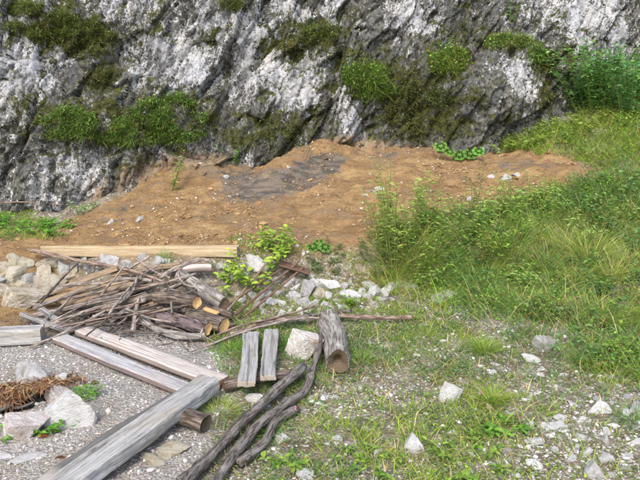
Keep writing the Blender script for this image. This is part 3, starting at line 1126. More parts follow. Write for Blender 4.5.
def log(pa, pb, dpx, label, bark='bark_brown', cut=('cut_old', 'cut_old'), name='log', cat='log', group=None, taper=0.95, nz=0.10, bend=0.02, hollow=False):
    """lies from pa to pb ((px, py, lift) each); cut: material of the end at a and at b"""
    NS[0] += 1
    b_ = on(*pb)
    a_ = on(*pa) if len(pa) == 3 else b_ + np.array(pa[1:4]) / np.linalg.norm(pa[1:4]) * pa[0]
    d = dpx / FPX * np.linalg.norm((a_ + b_) / 2 - CAM)
    r = d / 2
    L = np.linalg.norm(b_ - a_)
    root = thing(name, label, cat, a_, group)
    n = max(10, int(L / 0.02))
    mid = (a_ + b_) / 2 + np.array([bend * _val[NS[0] & 511], bend * _val[(NS[0] * 3) & 511], bend * 0.4])
    path = catmull([a_, mid, b_], n)
    s = np.linspace(0, 1, n)
    m = 26
    base = circle(m, 1.0)
    th = np.linspace(0, 2 * np.pi, m, endpoint=False)
    oval = 1 + 0.07 * np.cos(2 * th + NS[0]) + 0.05 * np.cos(3 * th + 2 * NS[0])
    prof = base[None] * oval[None, :, None] * (r * (1 + (taper - 1) * s))[:, None, None]
    A = Acc()
    V, tc = loft(A, path, prof, nz=nz * r, nzs=28, seed=NS[0], along=10, caps=(False, False))
    # bark lip turned in to the wood
    T, S, U = frames(path)
    for e, sg in ((0, -1), (n - 1, 1)):
        c = path[e]
        ring = c + (V[e] - c) * 0.93
        i0 = np.arange(m)
        q = np.stack([i0, (i0 + 1) % m, (i0 + 1) % m + m, i0 + m], 1)
        if sg < 0:
            q = q[:, ::-1]
        A.add(np.concatenate([V[e], ring]), q=q, tc=np.concatenate([tc[e], tc[e] * np.array([.93, .93, 1])]))
    link('bark', A.mesh('bark', M[bark], origin=a_), root)
    for e, sg, cm in ((0, -1, cut[0]), (n - 1, 1, cut[1])):
        B = Acc()
        c = path[e]
        rings = [0.93, 0.7, 0.45, 0.2]
        vs, ts = [], []
        for k, f in enumerate(rings):
            dep = 0.004 * k * sg * (-1 if not hollow else -2.5) + (0.008 * fbm(np.stack([V[e][:, 0] * 30 * f, V[e][:, 1] * 30, V[e][:, 2] * 30 * f], 1), 2))[:, None]
            if hollow and k == 3:
                dep = dep - sg * r * 0.5
            vs.append(c + (V[e] - c) * f + T[e] * (dep + sg * 0.002))
            ts.append(np.concatenate([tc[e][:, :2] * f, np.full((m, 1), 0.0)], 1))
        vs.append(vs[-1].mean(0)[None])
        ts.append(np.zeros((1, 3)))
        qs = []
        i0 = np.arange(m)
        for k in range(3):
            qs.append(np.stack([k * m + i0, k * m + (i0 + 1) % m, (k + 1) * m + (i0 + 1) % m, (k + 1) * m + i0], 1))
        tr = np.stack([3 * m + i0, 3 * m + (i0 + 1) % m, np.full(m, 4 * m)], 1)
        B.add(np.concatenate(vs), q=np.concatenate(qs), t=tr, tc=np.concatenate(ts))
        link('cut_end', B.mesh('cut_end', M[cm], origin=a_), root)
    return root


def timber(pa, pb, w_, h_, label, mat='w_grey', name='timber', cat='timber', end='cut_grey', up=(0, 0, 1), nz=0.006, wane=0.0, group=None, world=False, taper=(1, 1), cracks=3, skew=0.0, p=11.0, notch=0.0):
    """squared piece from pa to pb, w_ wide and h_ thick in metres"""
    NS[0] += 1
    a_, b_ = (np.array(pa, float), np.array(pb, float)) if world else (on(*pa), on(*pb))
    L = np.linalg.norm(b_ - a_)
    n = max(16, int(L / 0.012))
    path = catmull([a_, b_], n)
    s = np.linspace(0, 1, n)
    m = 44
    # points spread evenly round the rectangle
    per = np.linspace(0, 1, m, endpoint=False)
    tot = 2 * (w_ + h_)
    dd = per * tot
    base = np.zeros((m, 2))
    for k, q in enumerate(dd):
        if q < w_:
            base[k] = (-w_ / 2 + q, h_ / 2)
        elif q < w_ + h_:
            base[k] = (w_ / 2, h_ / 2 - (q - w_))
        elif q < 2 * w_ + h_:
            base[k] = (w_ / 2 - (q - w_ - h_), -h_ / 2)
        else:
            base[k] = (-w_ / 2, -h_ / 2 + (q - 2 * w_ - h_))
    base = base[::-1]
    rc = min(w_, h_) * 0.08
    base = np.sign(base) * np.minimum(np.abs(base), np.array([w_ / 2, h_ / 2]))
    # soften corners
    ex = np.maximum(np.abs(base) - np.array([w_ / 2 - rc, h_ / 2 - rc]), 0)
    ln_ = np.linalg.norm(ex, axis=1)
    fac = np.where(ln_ > rc, rc / np.maximum(ln_, 1e-9), 1.0)
    base = np.sign(base) * (np.minimum(np.abs(base), np.array([w_ / 2 - rc, h_ / 2 - rc])) + ex * fac[:, None])
    prof = np.repeat(base[None], n, 0)
    sc = (taper[0] + (taper[1] - taper[0]) * s)
    prof = prof * np.stack([sc, np.ones(n)], 1)[:, None, :]
    q = np.stack([s * L * 2.2 + NS[0] * 5, np.zeros(n), np.zeros(n)], 1)
    # wane: the edges wander as they did on the tree
    if wane:
        for sg, off in ((1, 0), (-1, 30)):
            e_ = wane * (fbm(q * 1.7 + off, 4) - 0.2)
            mk = smooth(0.15, 0.5, sg * base[:, 0] / w_)
            up_ = smooth(-0.5, 0.5, base[:, 1] / h_)
            prof[:, :, 0] += sg * e_[:, None] * (mk * (0.35 + 0.65 * up_))[None]
            prof[:, :, 1] -= np.abs(e_)[:, None] * (mk * smooth(0.3, .5, sg * base[:, 0] / w_) * up_)[None] * 0.5
    # drying checks along the grain on the upper face
    for k in range(cracks):
        h0 = _val[(NS[0] * 17 + k * 29) & 511] * 0.38 * w_
        c0 = 0.5 + 0.45 * _val[(NS[0] * 7 + k * 41) & 511]
        le = 0.15 + 0.3 * abs(_val[(NS[0] * 3 + k * 13) & 511])
        g = np.exp(-((base[:, 0] - h0) / (w_ * 0.012 + 0.0022)) ** 2) * (base[:, 1] > 0)
        prof[:, :, 1] -= 0.02 * g[None] * np.exp(-((s - c0) / le) ** 4)[:, None]
    if notch:
        prof[:, :, 1] -= (notch * smooth(0.0, 0.3, fbm(q * 6, 3)))[:, None] * (base[:, 1] > 0)[None]
    path2 = path + np.stack([0.004 * fbm(q, 2), 0.004 * fbm(q + 20, 2), 0.004 * fbm(q + 40, 2)], 1)
    A = Acc()
    root = thing(name, label, cat, a_, group)
    T, S, U = frames(path2, up)
    V, tc = loft(A, path2, prof, up=up, nz=nz, nzs=60, seed=NS[0], along=3.0, caps=(False, False))
    part = 'plank' if name in ('plank', 'board') else 'shaft'
    link(part, A.mesh(part, M[mat], origin=a_), root)
    for e, sg in ((0, -1), (n - 1, 1)):
        B = Acc()
        i0 = np.arange(m)
        inn = V[e].mean(0) + (V[e] - V[e].mean(0)) * 0.55 + T[e] * sg * 0.003
        cc = V[e].mean(0) + T[e] * sg * 0.001
        B.add(np.concatenate([V[e], inn, cc[None]]), q=np.stack([i0, (i0 + 1) % m, (i0 + 1) % m + m, i0 + m], 1), t=np.stack([m + i0, m + (i0 + 1) % m, np.full(m, 2 * m)], 1),
              tc=np.concatenate([tc[e] * [1, 1, 0], tc[e] * [.55, .55, 0], [[0, 0, 0]]]) + np.array([w_ * .2, h_ * 1.2, 0]))
        link('end_grain', B.mesh('end_grain', M[end], origin=a_), root)
    return root


# ================================================================== OBJECTS
# ---- timbers
def world_on(px, py, lift):
    return on(px, py, lift)


# long pale sawn beam on the edge of the terrace
timber((42, 251.5, 0.045), (238, 251.5, 0.045), 0.085, 0.085, "long pale sawn beam lying level along the earth edge behind the wood pile", 'w_new', 'beam', 'beam', 'cut_grey', nz=0.004, wane=0.012, cracks=2, taper=(0.4, 1.0))
# grey beam at the left edge
timber((-70, 340, 0.06), (43, 334, 0.06), 0.12, 0.10, "short thick grey beam poking in at the left edge below the sticks", 'w_grey', 'beam', 'beam', 'cut_grey', nz=0.006, wane=0.02, cracks=3)
# the two planks
timber((58, 338, 0.035), (190, 391, 0.045), 0.10, 0.036, "grey plank, left one of the two parallel planks on the gravel", 'w_plank_grey', 'plank', 'plank', 'cut_red', nz=0.003, wane=0.008, cracks=1)
timber((82, 330, 0.045), (222, 382, 0.05), 0.115, 0.038, "pale brownish plank, right one of the two parallel planks on the gravel", 'w_plank', 'plank', 'plank', 'cut_red', nz=0.003, wane=0.008, cracks=1)
# large weathered timber
timber((208, 382, 0.095), (30, 508, 0.085), 0.165, 0.075, "large weathered silvery timber running from the plank ends to the bottom edge", 'w_grey_top', 'timber', 'timber', 'cut_red', nz=0.011, wane=0.026, cracks=9, taper=(.9, 1.1))
# stout round log beneath it
log((.30, -.88, .47, 0), (206, 424, .05), 18, "short brown log sticking out beneath the large silvery timber", 'bark_brown', ('cut_old', 'cut_rot'))
# cross log and two boards leaning on it
log((224, 386, 0.04), (301, 374, 0.04), 11, "thin brown log lying crosswise under the two short grey boards", 'bark_brown', ('cut_old', 'cut_old'))
timber((251, 334, 0.06), (247, 384, 0.115), 0.098, 0.03, "short rotten grey board, left one of the pair tilted on a log", 'w_grey', 'board', 'board', 'cut_grey', nz=0.007, wane=0.014, cracks=5)
timber((271, 331, 0.06), (268, 378, 0.115), 0.088, 0.03, "short rotten grey board, right one of the pair tilted on a log", 'w_grey', 'board', 'board', 'cut_grey', nz=0.007, wane=0.014, cracks=5)
# hollow log that points at the camera
log((329, 322, 0.10), (338, 362, 0.085), 25, "stubby grey log with a rotten hollow end facing forward", 'bark_grey', ('cut_old', 'cut_rot'), hollow=True, nz=0.2)

# ---- thick branches in the foreground
stick([(303, 366, .09), (268, 398, .07), (228, 437, .05), (190, 478, .045), (164, 510, .045)], 8.8, "thick dark branch, leftmost of the bundle running to the bottom edge", 'bark_dark', taper=1.1, wob=.006, twigs=2, m=12)
stick([(324, 322, .10), (318, 352, .09), (306, 388, .05), (286, 404, .05), (256, 428, .05), (228, 462, .045), (206, 500, .045)], 5.5, "long bent grey branch curving up past the hollow log", 'bark_dark', taper=1.5, wob=.006, twigs=3, m=10)
stick([(297, 409, .035), (276, 422, .035), (265, 443, .035), (250, 455, .035), (238, 463, .035)], 8, "short dark branch with a broken orange tip, rightmost of the bundle", 'bark_dark', taper=0.95, wob=.007, twigs=1, m=12)

# ---- long thin sticks across the middle
S_L = ["long straight stick, uppermost of the fan of thin sticks before the stones", "thin dark stick, second of the fan of thin sticks before the stones",
       "thin curved stick, third of the fan of thin sticks before the stones", "thin stick ending lowest on the gravel in the fan before the stones"]
stick([(412, 317.5, .05), (360, 317, .05), (318, 315, .06), (270, 322, .06), (230, 334, .05)], 4.2, S_L[0], 'bark_red', taper=.7, twigs=2)
stick([(352, 311, .06), (310, 316, .07), (262, 326, .07), (214, 344, .04)], 3.0, S_L[1], 'bark_dark', taper=.7, twigs=2)
stick([(340, 321, .05), (300, 319, .08), (250, 330, .08), (190, 352, .03)], 3.2, S_L[2], 'bark_stick', taper=.6, twigs=1)
stick([(314, 306, .07), (284, 316, .08), (240, 326, .08), (204, 340, .05)], 2.6, S_L[3], 'bark_red', taper=.6, twigs=1)

# ---- rods and rusty plate
for k, (p0, p1, mt, d, lb) in enumerate([
        ((226, 312, .05), (268, 261, .16), 'w_slab', 2.6, "straw coloured cane leaning left of the dark rods"),
        ((221, 309, .05), (287, 265, .14), 'rust', 2.5, "rusty rod, leftmost of the three leaning on the rusty plate"),
        ((236, 314, .05), (299, 261, .15), 'rust', 2.8, "rusty rod, middle of the three leaning on the rusty plate"),
        ((244, 317, .05), (304, 267, .13), 'rust', 2.3, "rusty rod, rightmost of the three leaning on the rusty plate")]):
    stick([p0, ((p0[0] + p1[0]) / 2, (p0[1] + p1[1]) / 2, .10), p1], d, lb, mt, 'rod', 'rod', taper=.9, wob=.004)
timber((279, 262, .10), (309, 271, .07), 0.17, 0.012, "rusty brown plate lying behind the leaning rods", 'rust', 'metal_plate', 'plate', 'rust', nz=.003, cracks=0)

# ---- wood pile
FW = "firewood logs in the pile"
log((180, 276, .20), (224, 304, .10), 14.5, "long grey barked log at the back right of the wood pile", 'bark_grey', ('cut_old', 'cut_old'), group=None)
log((.36, -.85, .45, -.05), (197, 303, .19), 14, "firewood log with the round bright cut end highest in the pile", 'bark_brown', ('cut_old', 'cut_fresh'))
log((.30, -.88, .47, .0), (224, 326, .065), 17.5, "firewood log with the largest orange cut end at the pile's right", 'bark_brown', ('cut_old', 'cut_fresh'))
log((.40, -.90, .42, .04), (208, 329, .07), 13, "firewood log with flaking purplish bark at the front of the pile", 'bark_purple', ('cut_fresh', 'cut_fresh'), nz=.3)
log((146, 317, .06), (172, 320, .06), 9, "short reddish log with peeled bark left of the purplish log", 'bark_brown', ('cut_fresh', 'cut_fresh'), nz=.3)
log((183, 270, .17), (211, 268, .15), 8, "pinkish split log resting behind the grey log", 'w_plank', ('cut_grey', 'cut_grey'))
log((206, 309, .08), (232, 316, .06), 7, "thin brown log wedged above the largest orange cut end", 'bark_brown', ('cut_old', 'cut_old'))
stick([(140, 318, .05), (152, 327, .05), (170, 334, .045), (190, 336, .045), (205, 336, .045)], 7.5, "curved grey branch along the front foot of the wood pile", 'bark_grey', taper=.8, m=10)
stick([(200, 338, .05), (203, 328, .09), (206, 320, .12)], 3, "short upright twig at the end of the curved grey branch", 'bark_stick')
timber((150, 304, .11), (168, 301, .12), 0.05, 0.02, "small bright orange splinter of split wood in the pile", 'w_orange', 'wood_chip', 'wood', 'w_orange', nz=.006, cracks=1)
timber((204, 309, .11), (218, 314, .09), 0.04, 0.018, "bright split wedge of wood between the cut log ends", 'w_orange', 'wood_chip', 'wood', 'w_orange', nz=.006, cracks=1)
timber((80, 290, .10), (116, 278, .12), 0.025, 0.02, "orange broken strip of wood among the brown slabs", 'w_orange', 'wood_chip', 'wood', 'w_orange', nz=.006, cracks=1)

SLABS = [((48, 293, .08), (118, 268, .20), .085, .03, 'w_slab', "long brown slab, uppermost of the split slabs in the pile"),
         ((40, 303, .06), (122, 278, .18), .075, .03, 'w_slab', "long brown slab just under the uppermost split slab"),
         ((60, 299, .08), (84, 289, .13), .055, .03, 'w_new', "short pale slab with a clean sawn face"),
         ((62, 303, .08), (146, 281, .17), .11, .035, 'w_slab', "broad barked slab in the middle of the pile"),
         ((112, 274, .18), (180, 264, .20), .07, .03, 'w_slab', "brown slab at the back below the pale beam"),
         ((50, 316, .05), (100, 297, .10), .05, .03, 'w_slab', "narrow slab low at the left of the pile"),
         ((22, 314, .08), (72, 331, .03), .055, .03, 'w_dark', "dark narrow board dipping down behind the left grey beam"),
         ((40, 309, .07), (74, 331, .03), .04, .03, 'w_dark', "dark thin board beside the dipping dark board")]
for pa, pb, w_, h_, mt, lb in SLABS:
    timber(pa, pb, w_, h_, lb, mt, 'slab', 'wood slab', 'cut_grey', nz=.008, wane=.02, cracks=2, taper=(.8, 1.0))

PILE = [
    ([(31, 250, .14), (80, 261, .16), (130, 271, .20), (168, 283, .22)], 4.0, 'bark_red', "long dark stick slanting down from the beam's left end"),
    ([(54, 291, .10), (75, 284, .15), (100, 283.5, .17), (124, 279, .20), (152, 281, .22)], 4.6, 'bark_stick', "wavy grey branch lying over the brown slabs"),
    ([(34, 316, .04), (90, 303, .12), (150, 287, .20), (196, 274, .24)], 4.6, 'bark_stick', "longest pale stick rising right across the whole pile"),
    ([(31, 347, .02), (70, 330, .07), (105, 311, .14), (130, 295, .20), (138, 276, .26)], 2.8, 'bark_stick', "thin whippy stick reaching lowest towards the grey beam"),
    ([(44, 327, .04), (95, 309, .12), (152, 295, .18), (186, 282, .2)], 4.2, 'bark_stick', "stout pale stick beneath the longest stick"),
    ([(70, 331, .04), (92, 326, .06), (116, 324, .06)], 4.6, 'bark_dark', "short dark stick lying flat near the plank heads"),
    ([(133, 331, .03), (135, 315, .10), (139, 297, .18)], 5.0, 'bark_stick', "short upright stick propped at the front of the pile"),
    ([(110, 322, .05), (128, 308, .12), (146, 299, .16)], 4.6, 'bark_stick', "short stick leaning left of the upright stick"),
    ([(112, 334, .03), (150, 333, .03), (160, 331, .03)], 2.6, 'bark_dark', "thin stick lying on the gravel behind the planks"),
    ([(118, 303, .16), (132, 290, .2), (138, 276, .24)], 4.0, 'bark_stick', "short forked stick standing up in the middle"),
    ([(42, 322, .04), (60, 308, .10), (72, 296, .14)], 2.6, 'bark_stick', "thin twig crossing the narrow left slab"),
    ([(80, 320, .05), (100, 306, .10), (124, 295, .16), (150, 288, .2)], 3.2, 'bark_dark', "dark stick in the shaded heart of the pile"),
    ([(50, 322, .05), (86, 312, .08), (120, 303, .12)], 3.4, 'bark_dark', "dark stick low at the left front"),
    ([(118, 306, .15), (150, 318, .12), (172, 322, .12)], 2.2, 'bark_stick', "thin twig hanging over the reddish log"),
    ([(136, 258, .22), (152, 270, .22), (170, 278, .22)], 2.6, 'bark_stick', "thin stick sloping below the beam near the back slab"),
    ([(128, 269, .2), (150, 256, .22)], 3.4, 'bark_stick', "pale stick tip rising towards the beam"),
    ([(160, 278, .22), (178, 267, .22), (200, 260, .2), (212, 262, .18)], 4.4, 'bark_stick', "grey stick end rising at the back near the pinkish log"),
    ([(178, 272, .25), (182, 282, .22), (195, 287, .18), (212, 286, .16), (228, 284, .12)], 2.2, 'bark_stick', "thin pale looping twig over the grey log"),
    ([(168, 288, .2), (171, 300, .18), (172, 313, .15)], 3.0, 'bark_dark', "dark forked twig hanging before the bright log end"),
    ([(160, 289, .2), (178, 291, .18), (186, 296, .15)], 2.4, 'bark_dark', "dark crooked twig above the bright log end"),
    ([(110, 330, .03), (126, 318, .06), (132, 306, .12)], 2.4, 'bark_stick', "thin twig behind the upright stick"),
    ([(20, 306, .07), (46, 303, .08), (66, 297, .12)], 3.0, 'bark_stick', "grey twig end resting on the left stones"),
    ([(88, 300, .14), (120, 290, .18), (158, 276, .22), (182, 268, .24)], 3.6, 'bark_red', "reddish stick parallel to and above the longest stick"),
    ([(150, 326, .06), (170, 327, .08), (186, 333, .06)], 3.0, 'bark_brown', "short brown stick under the purplish log"),
    ([(60, 326, .04), (100, 318, .07), (140, 308, .10)], 3.6, 'bark_brown', "brown stick along the bottom of the pile"),
    ([(90, 312, .09), (120, 300, .13), (142, 290, .17)], 5.4, 'bark_brown', "thick brown branch half buried in the pile"),
    ([(140, 304, .10), (160, 294, .12), (182, 284, .14)], 5.0, 'bark_brown', "thick brown branch under the long grey log"),
    ([(134, 312, .08), (150, 308, .1), (168, 310, .1)], 5.0, 'bark_dark', "dark branch end beside the bright splinter"),
]
for pts, d, mt, lb in PILE:
    stick(pts, d, lb, mt, taper=.65, twigs=1 if len(pts) > 2 and random.random() < .5 else 0)

PM = [(165, 318, "the purplish log"), (185, 296, "the highest bright cut end"), (136, 308, "the upright stick"), (105, 290, "the broad barked slab"), (75, 306, "the narrow low slab"), (84, 280, "the uppermost brown slab"), (150, 290, "the pile's crossing sticks"), (110, 316, "the plank heads")]
todo = {}
for k in range(26):
    cx, cy = random.uniform(52, 178), random.uniform(278, 322)
    d, lm = min(((cx - a) ** 2 + ((cy - b) * 2) ** 2, q) for q, (a, b, t_) in enumerate(PM))
    todo.setdefault((lm, "left of" if cx < PM[lm][0] else "right of"), []).append((d, cx, cy))
for (lm, side), lst in todo.items():
    for k, (d, cx, cy) in enumerate(sorted(lst)):
        L_ = random.uniform(34, 88)
        an = random.choice((-.28, -.22, -.33, -.4, -.15, .25, -.9)) + random.uniform(-.08, .08)
        lf = random.uniform(.06, .13) + (322 - cy) * .0028
        ex, ey = math.cos(an) * L_ / 2, math.sin(an) * L_ / 2
        lb = "thin twig in the tangle %s %s%s" % (side, PM[lm][2], ", " + ORD[k] if len(lst) > 1 else "")
        stick([(cx - ex, min(cy - ey, 336), max(.02, lf - .03)), (cx, cy, lf), (cx + ex, max(cy + ey, 262), lf + .03)], random.uniform(1.3, 2.9), lb,
              random.choice(('bark_stick', 'bark_red', 'bark_stick', 'bark_brown', 'w_slab')), group="thin twigs tangled in the wood pile", wob=.003, m=6, name="twig", cat="twig")

# shreds of bark and twig litter under the pile: far too many to count
A = Acc()
n = 900
X_, Y_ = RNG.normal(130, 48, n), RNG.normal(316, 12, n)
for px, py in zip(X_[:260], Y_[:260]):
    p = on(px, min(max(py, 296), 345), .006 + .05 * random.random())
    th = random.uniform(0, 6.28)
    L_ = random.uniform(.03, .12)
    e_ = np.array([math.cos(th) * L_, math.sin(th) * L_ * .7, random.uniform(-.02, .04)])
    stick_geo(A, [p - e_, p, p + e_], random.uniform(.003, .007), .003, n=4, m=4, wob=0, seed=int(px * 7) & 255, nz=0, knob=False)
tag(link("twig_litter", A.mesh("twig_litter", M['bark_brown'])), "bark shreds and broken twigs littered under the wood pile", "twigs", kind="stuff")

# ---- stones of the low bank on the left
BANK = "stones of the low bank left of the wood pile"
rock(2, 297, 26, "big buff boulder cut by the left edge above the grey beam", 'rock_buff', (1.0, .9, .7), sub=5, i=8, tilt=.1)
rock(20, 308, 44, "largest pale wedge shaped boulder at the foot of the left stone bank", 'rock_buff', (1.0, .7, .62), sub=5, i=5, rz=.25, tilt=.15)
rock(43, 289, 28, "flat lying slab stone behind the largest wedge boulder", 'rock_buff', (1, .8, .45), i=2)
rock(42, 300, 18, "darker block right of the largest wedge boulder", 'rock_buff', (1, .8, .8), i=6)
rock(62, 272, 18, "tall grey stone standing at the right end of the left bank", 'rock_grey', (1, .8, .95), i=8)
rocks_near([(19, 277, 13), (17, 290, 15), (30, 281, 14), (45, 277, 15), (10, 276, 15), (3, 270, 13), (55, 266, 12), (30, 268, 11), (62, 281, 10), (36, 293, 11),
                   (20, 268, 12), (42, 267, 12), (0, 284, 14), (52, 282, 12), (28, 300, 10), (12, 264, 11), (72, 270, 11), (54, 292, 11), (-8, 275, 11), (-14, 290, 11), (-20, 270, 11), (33, 288, 10), (10, 283, 12), (24, 288, 9), (68, 280, 9), (48, 262, 9)],
           [(20, 298, "the largest wedge boulder"), (43, 284, "the flat slab stone"), (62, 266, "the tall grey bank stone"), (42, 296, "the darker bank block"), (4, 290, "the buff boulder")],
           "dirty bank stone", ('rock_buff', 'rock_grey', .85), (.55, .85), BANK, grow=(1.0, 1.3), tilt=.25)
B2 = "pale stones in the gap under the pale beam"
rocks_near([(88, 270, 14), (113, 264, 15), (76, 266, 10), (104, 262, 10), (126, 266, 11), (156, 266, 12), (98, 274, 12), (140, 262, 10), (168, 262, 9), (120, 272, 10), (84, 260, 9), (176, 268, 10), (148, 272, 9)], [(80, 262, "the beam's left third"), (130, 262, "the middle of the pale beam"), (175, 262, "the beam's right third")],
           "pale stone under and", ('rock_white', 'rock_grey', .5), (.6, .9), B2)

# ---- rubble in the middle
B3 = "white rubble stones beyond the thin sticks"
rock(333, 290, 23, "long tilted white stone topping the rubble in the middle", 'rock_white', (1, .6, .55), i=4, rz=.3, sub=5)
rock(347, 300, 17, "smooth oval white stone at the right end of the rubble", 'rock_white', (1, .7, .55), i=1)
rock(306, 297, 17, "large cracked grey block left in the middle rubble", 'rock_grey', (1, .8, 1.0), i=7)
rock(301, 306, 15, "dark faced block in front of the cracked grey block", 'rock_grey', (1, .8, .75), i=9)
rock(320, 298, 14, "square stone with an ochre stain in the middle rubble", 'rock_buff', (1, .8, .75), i=10)
rock(395, 292, 27, "flat white stone slab at the grass edge right of the rubble", 'rock_white', (1, .6, .5), i=11, rz=.2, sub=5)
rock(441, 299, 24, "white stone embedded in grass beyond the tip of the long stick", 'rock_white', (1, .7, .55), i=12, rz=.3, sub=5)
rock(254, 266, 22, "flat white slab half hidden by the yellow green weed", 'rock_white', (1, .8, .4), i=2)
rock(222, 270, 17, "greenish white stone left of the yellow green weed", 'rock_grey', (1, .8, .7), i=13)
rocks_near([(341, 288, 11), (319, 288, 10), (292, 301, 12), (353, 292, 10), (362, 293, 10), (326, 308, 15), (312, 283, 11), (270, 306, 14), (278, 297, 13), (287, 287, 12), (262, 300, 13), (292, 280, 9), (366, 300, 11),
                   (376, 295, 13), (246, 277, 14), (249, 288, 12), (284, 306, 10), (312, 306, 10), (296, 290, 9), (336, 302, 9), (268, 290, 11), (256, 308, 10), (356, 302, 9), (275, 282, 9), (302, 276, 9), (238, 296, 11), (232, 280, 10),
                   (340, 310, 9), (308, 311, 9), (290, 313, 10), (372, 304, 8), (384, 302, 9), (322, 316, 8), (264, 314, 8), (330, 296, 8), (282, 315, 8), (300, 314, 7), (318, 282, 7), (350, 284, 7), (258, 286, 8), (266, 278, 7), (280, 275, 7), (296, 283, 7), (304, 285, 7), (328, 300, 7), (342, 294, 7), (358, 297, 7), (372, 289, 7), (386, 297, 7), (316, 303, 7), (308, 304, 6), (288, 298, 7), (276, 310, 6), (262, 308, 7), (252, 298, 7), (294, 308, 6), (318, 311, 6), (346, 308, 6), (362, 308, 6), (378, 300, 6), (332, 284, 6), (322, 276, 6), (338, 278, 6), (310, 276, 6), (290, 270, 6), (352, 280, 6), (270, 286, 6), (392, 300, 6), (330, 310, 6), (368, 288, 8), (240, 268, 9), (244, 302, 9)],
           [(333, 286, "the long tilted white stone"), (347, 298, "the smooth oval stone"), (306, 294, "the cracked grey block"), (320, 296, "the ochre stained square stone"), (254, 262, "the slab by the yellow green weed"),
            (301, 303, "the dark faced block"), (395, 290, "the flat slab at the grass edge"), (262, 290, "the leaning rusty rods"), (326, 312, "the hollow log's far end"), (285, 266, "the rusty plate")],
           "pale rubble stone", ('rock_white', 'rock_grey', .6), (.55, .95), B3, grow=(.85, 1.15))

# ---- single rocks
rock(303, 359, 38, "blocky white rock with an ochre patch left of the hollow log", 'rock_ochre', (1, .8, 1.0), i=5, sub=5, rz=.1, tilt=.1, sink=.2)
rock(451, 402, 26, "biggest white rock alone in the grass, pointed on top", 'rock_white', (1.0, .7, 1.0), i=8, sub=5, rz=.2, tilt=.1, sink=.15)
rock(413, 449, 18, "round white rock in the thin grass near the bottom edge", 'rock_white', (1, .8, .8), i=10, sub=5)
rock(549, 350, 22, "grey white rock on the grass slope with a slanting top", 'rock_grey', (1, .6, .8), i=4, sub=5, rz=.5)
rock(531, 362, 15, "flat white stone before the slanting grey rock", 'rock_white', (1, .7, .4), i=2)
rock(553, 430, 17, "white stone before the stony patch at lower right", 'rock_white', (1, .8, .5), i=6)
rock(636, 416, 18, "rounded grey stone against the right edge", 'rock_grey', (1, .8, .6), i=7)
rock(283, 441, 15, "white stone just right of the short dark branch", 'rock_white', (1, .8, .6), i=3)
rock(307, 475, 15, "white stone at the bottom edge right of the branches", 'rock_white', (1, .8, .7), i=12)
rock(254, 402, 26, "low white stone between the cross log and thick branch", 'rock_white', (1, .5, .38), i=9)
rock(20, 438, 42, "pinkish slab, front left stone of the fire ring", 'rock_pink', (1, .6, .8), i=5, sub=5, rz=.15, tilt=.12)
rock(56, 428, 44, "long grey white stone, front right of the fire ring", 'rock_white', (1, .6, .75), i=9, sub=5, rz=.25, tilt=.1)
rock(56, 404, 36, "pinkish tilted stone on the right of the fire ring", 'rock_pink', (1, .7, .75), i=8, sub=5, rz=-.4)
rock(27, 387, 34, "flat grey stone at the back of the fire ring", 'rock_grey', (1, .6, .6), i=2)
rock(58, 385, 15, "small white stone at the back right of the fire ring", 'rock_white', (1, .8, .8), i=6)
rock(-12, 400, 40, "grey stone closing the fire ring at the left edge", 'rock_grey', (1, .7, .5), i=8)
rock(21, 463, 25, "flat pale flake of stone below the fire ring", 'rock_white', (1, .5, .2), i=1, tilt=.05)
rock(4, 458, 20, "flat pale flake of stone cut by the left edge", 'rock_white', (1, .5, .2), i=3, tilt=.05)
rock(166, 454, 32, "half buried flat stone below the large silvery timber", 'rock_buff', (1, .6, .2), i=7, tilt=.05)
rock(150, 462, 22, "small buried stone beside the large timber's lower edge", 'rock_buff', (1, .6, .22), i=2, tilt=.05)
B4 = "white stones scattered in the thin grass"
cand = []
for k in range(4000):
    px, py = random.uniform(300, 640), random.uniform(300, 478)
    if not in_poly(LOWER, np.array([px]), np.array([py]))[0] and not (px > 470 and py > 320):
        continue
    st = in_poly(STONY, np.array([px]), np.array([py]))[0]
    if not st and random.random() < .72:
        continue
    wd = (random.uniform(7, 14) if st else random.uniform(5, 10)) * (0.55 + 0.45 * (py - 280) / 200)
    if all((px - a) ** 2 + ((py - b) * 1.6) ** 2 > (wd + c) ** 2 * .55 for a, b, c in cand) and all((px - a) ** 2 + (py - b) ** 2 > 26 ** 2 for a, b in ((451, 396), (337, 350), (413, 445))):
        cand.append((px, py, wd))
    if len(cand) >= 125:
        break
GM = [(451, 396, "the biggest white rock"), (413, 445, "the round white rock"), (549, 345, "the slanting grey rock"), (553, 428, "the white stone before the stony patch"), (492, 398, "the bright fountain tuft"), (485, 350, "the upper fountain tuft"),
      (337, 355, "the hollow log"), (297, 409, "the short dark branch"), (303, 350, "the blocky rock with an ochre patch"), (410, 318, "the long stick's thin tip"), (441, 296, "the embedded white stone"), (610, 390, "the reddish leaved herb"),
      (470, 465, "the dark green bottom herb"), (372, 470, "the dark herb near the bottom edge"), (365, 395, "the bare middle of the gravel"), (590, 465, "the middle of the stony patch"), (632, 470, "the lower right corner"), (360, 430, "the thin grass in the middle")]
isst = [bool(in_poly(STONY, np.array([c[0]]), np.array([c[1]]))[0]) for c in cand]
rocks_near([c for c, t_ in zip(cand, isst) if not t_], GM, "small white stone", ('rock_white', 'rock_grey', .7), (.4, .7), B4, .3, "stone", "stone", (1, 1.1))
rocks_near([c for c, t_ in zip(cand, isst) if t_], GM, "stony patch piece", ('rock_white', 'rock_grey', .7), (.4, .7), "stones of the stony patch", .3, "stone", "stone", (1, 1.15))
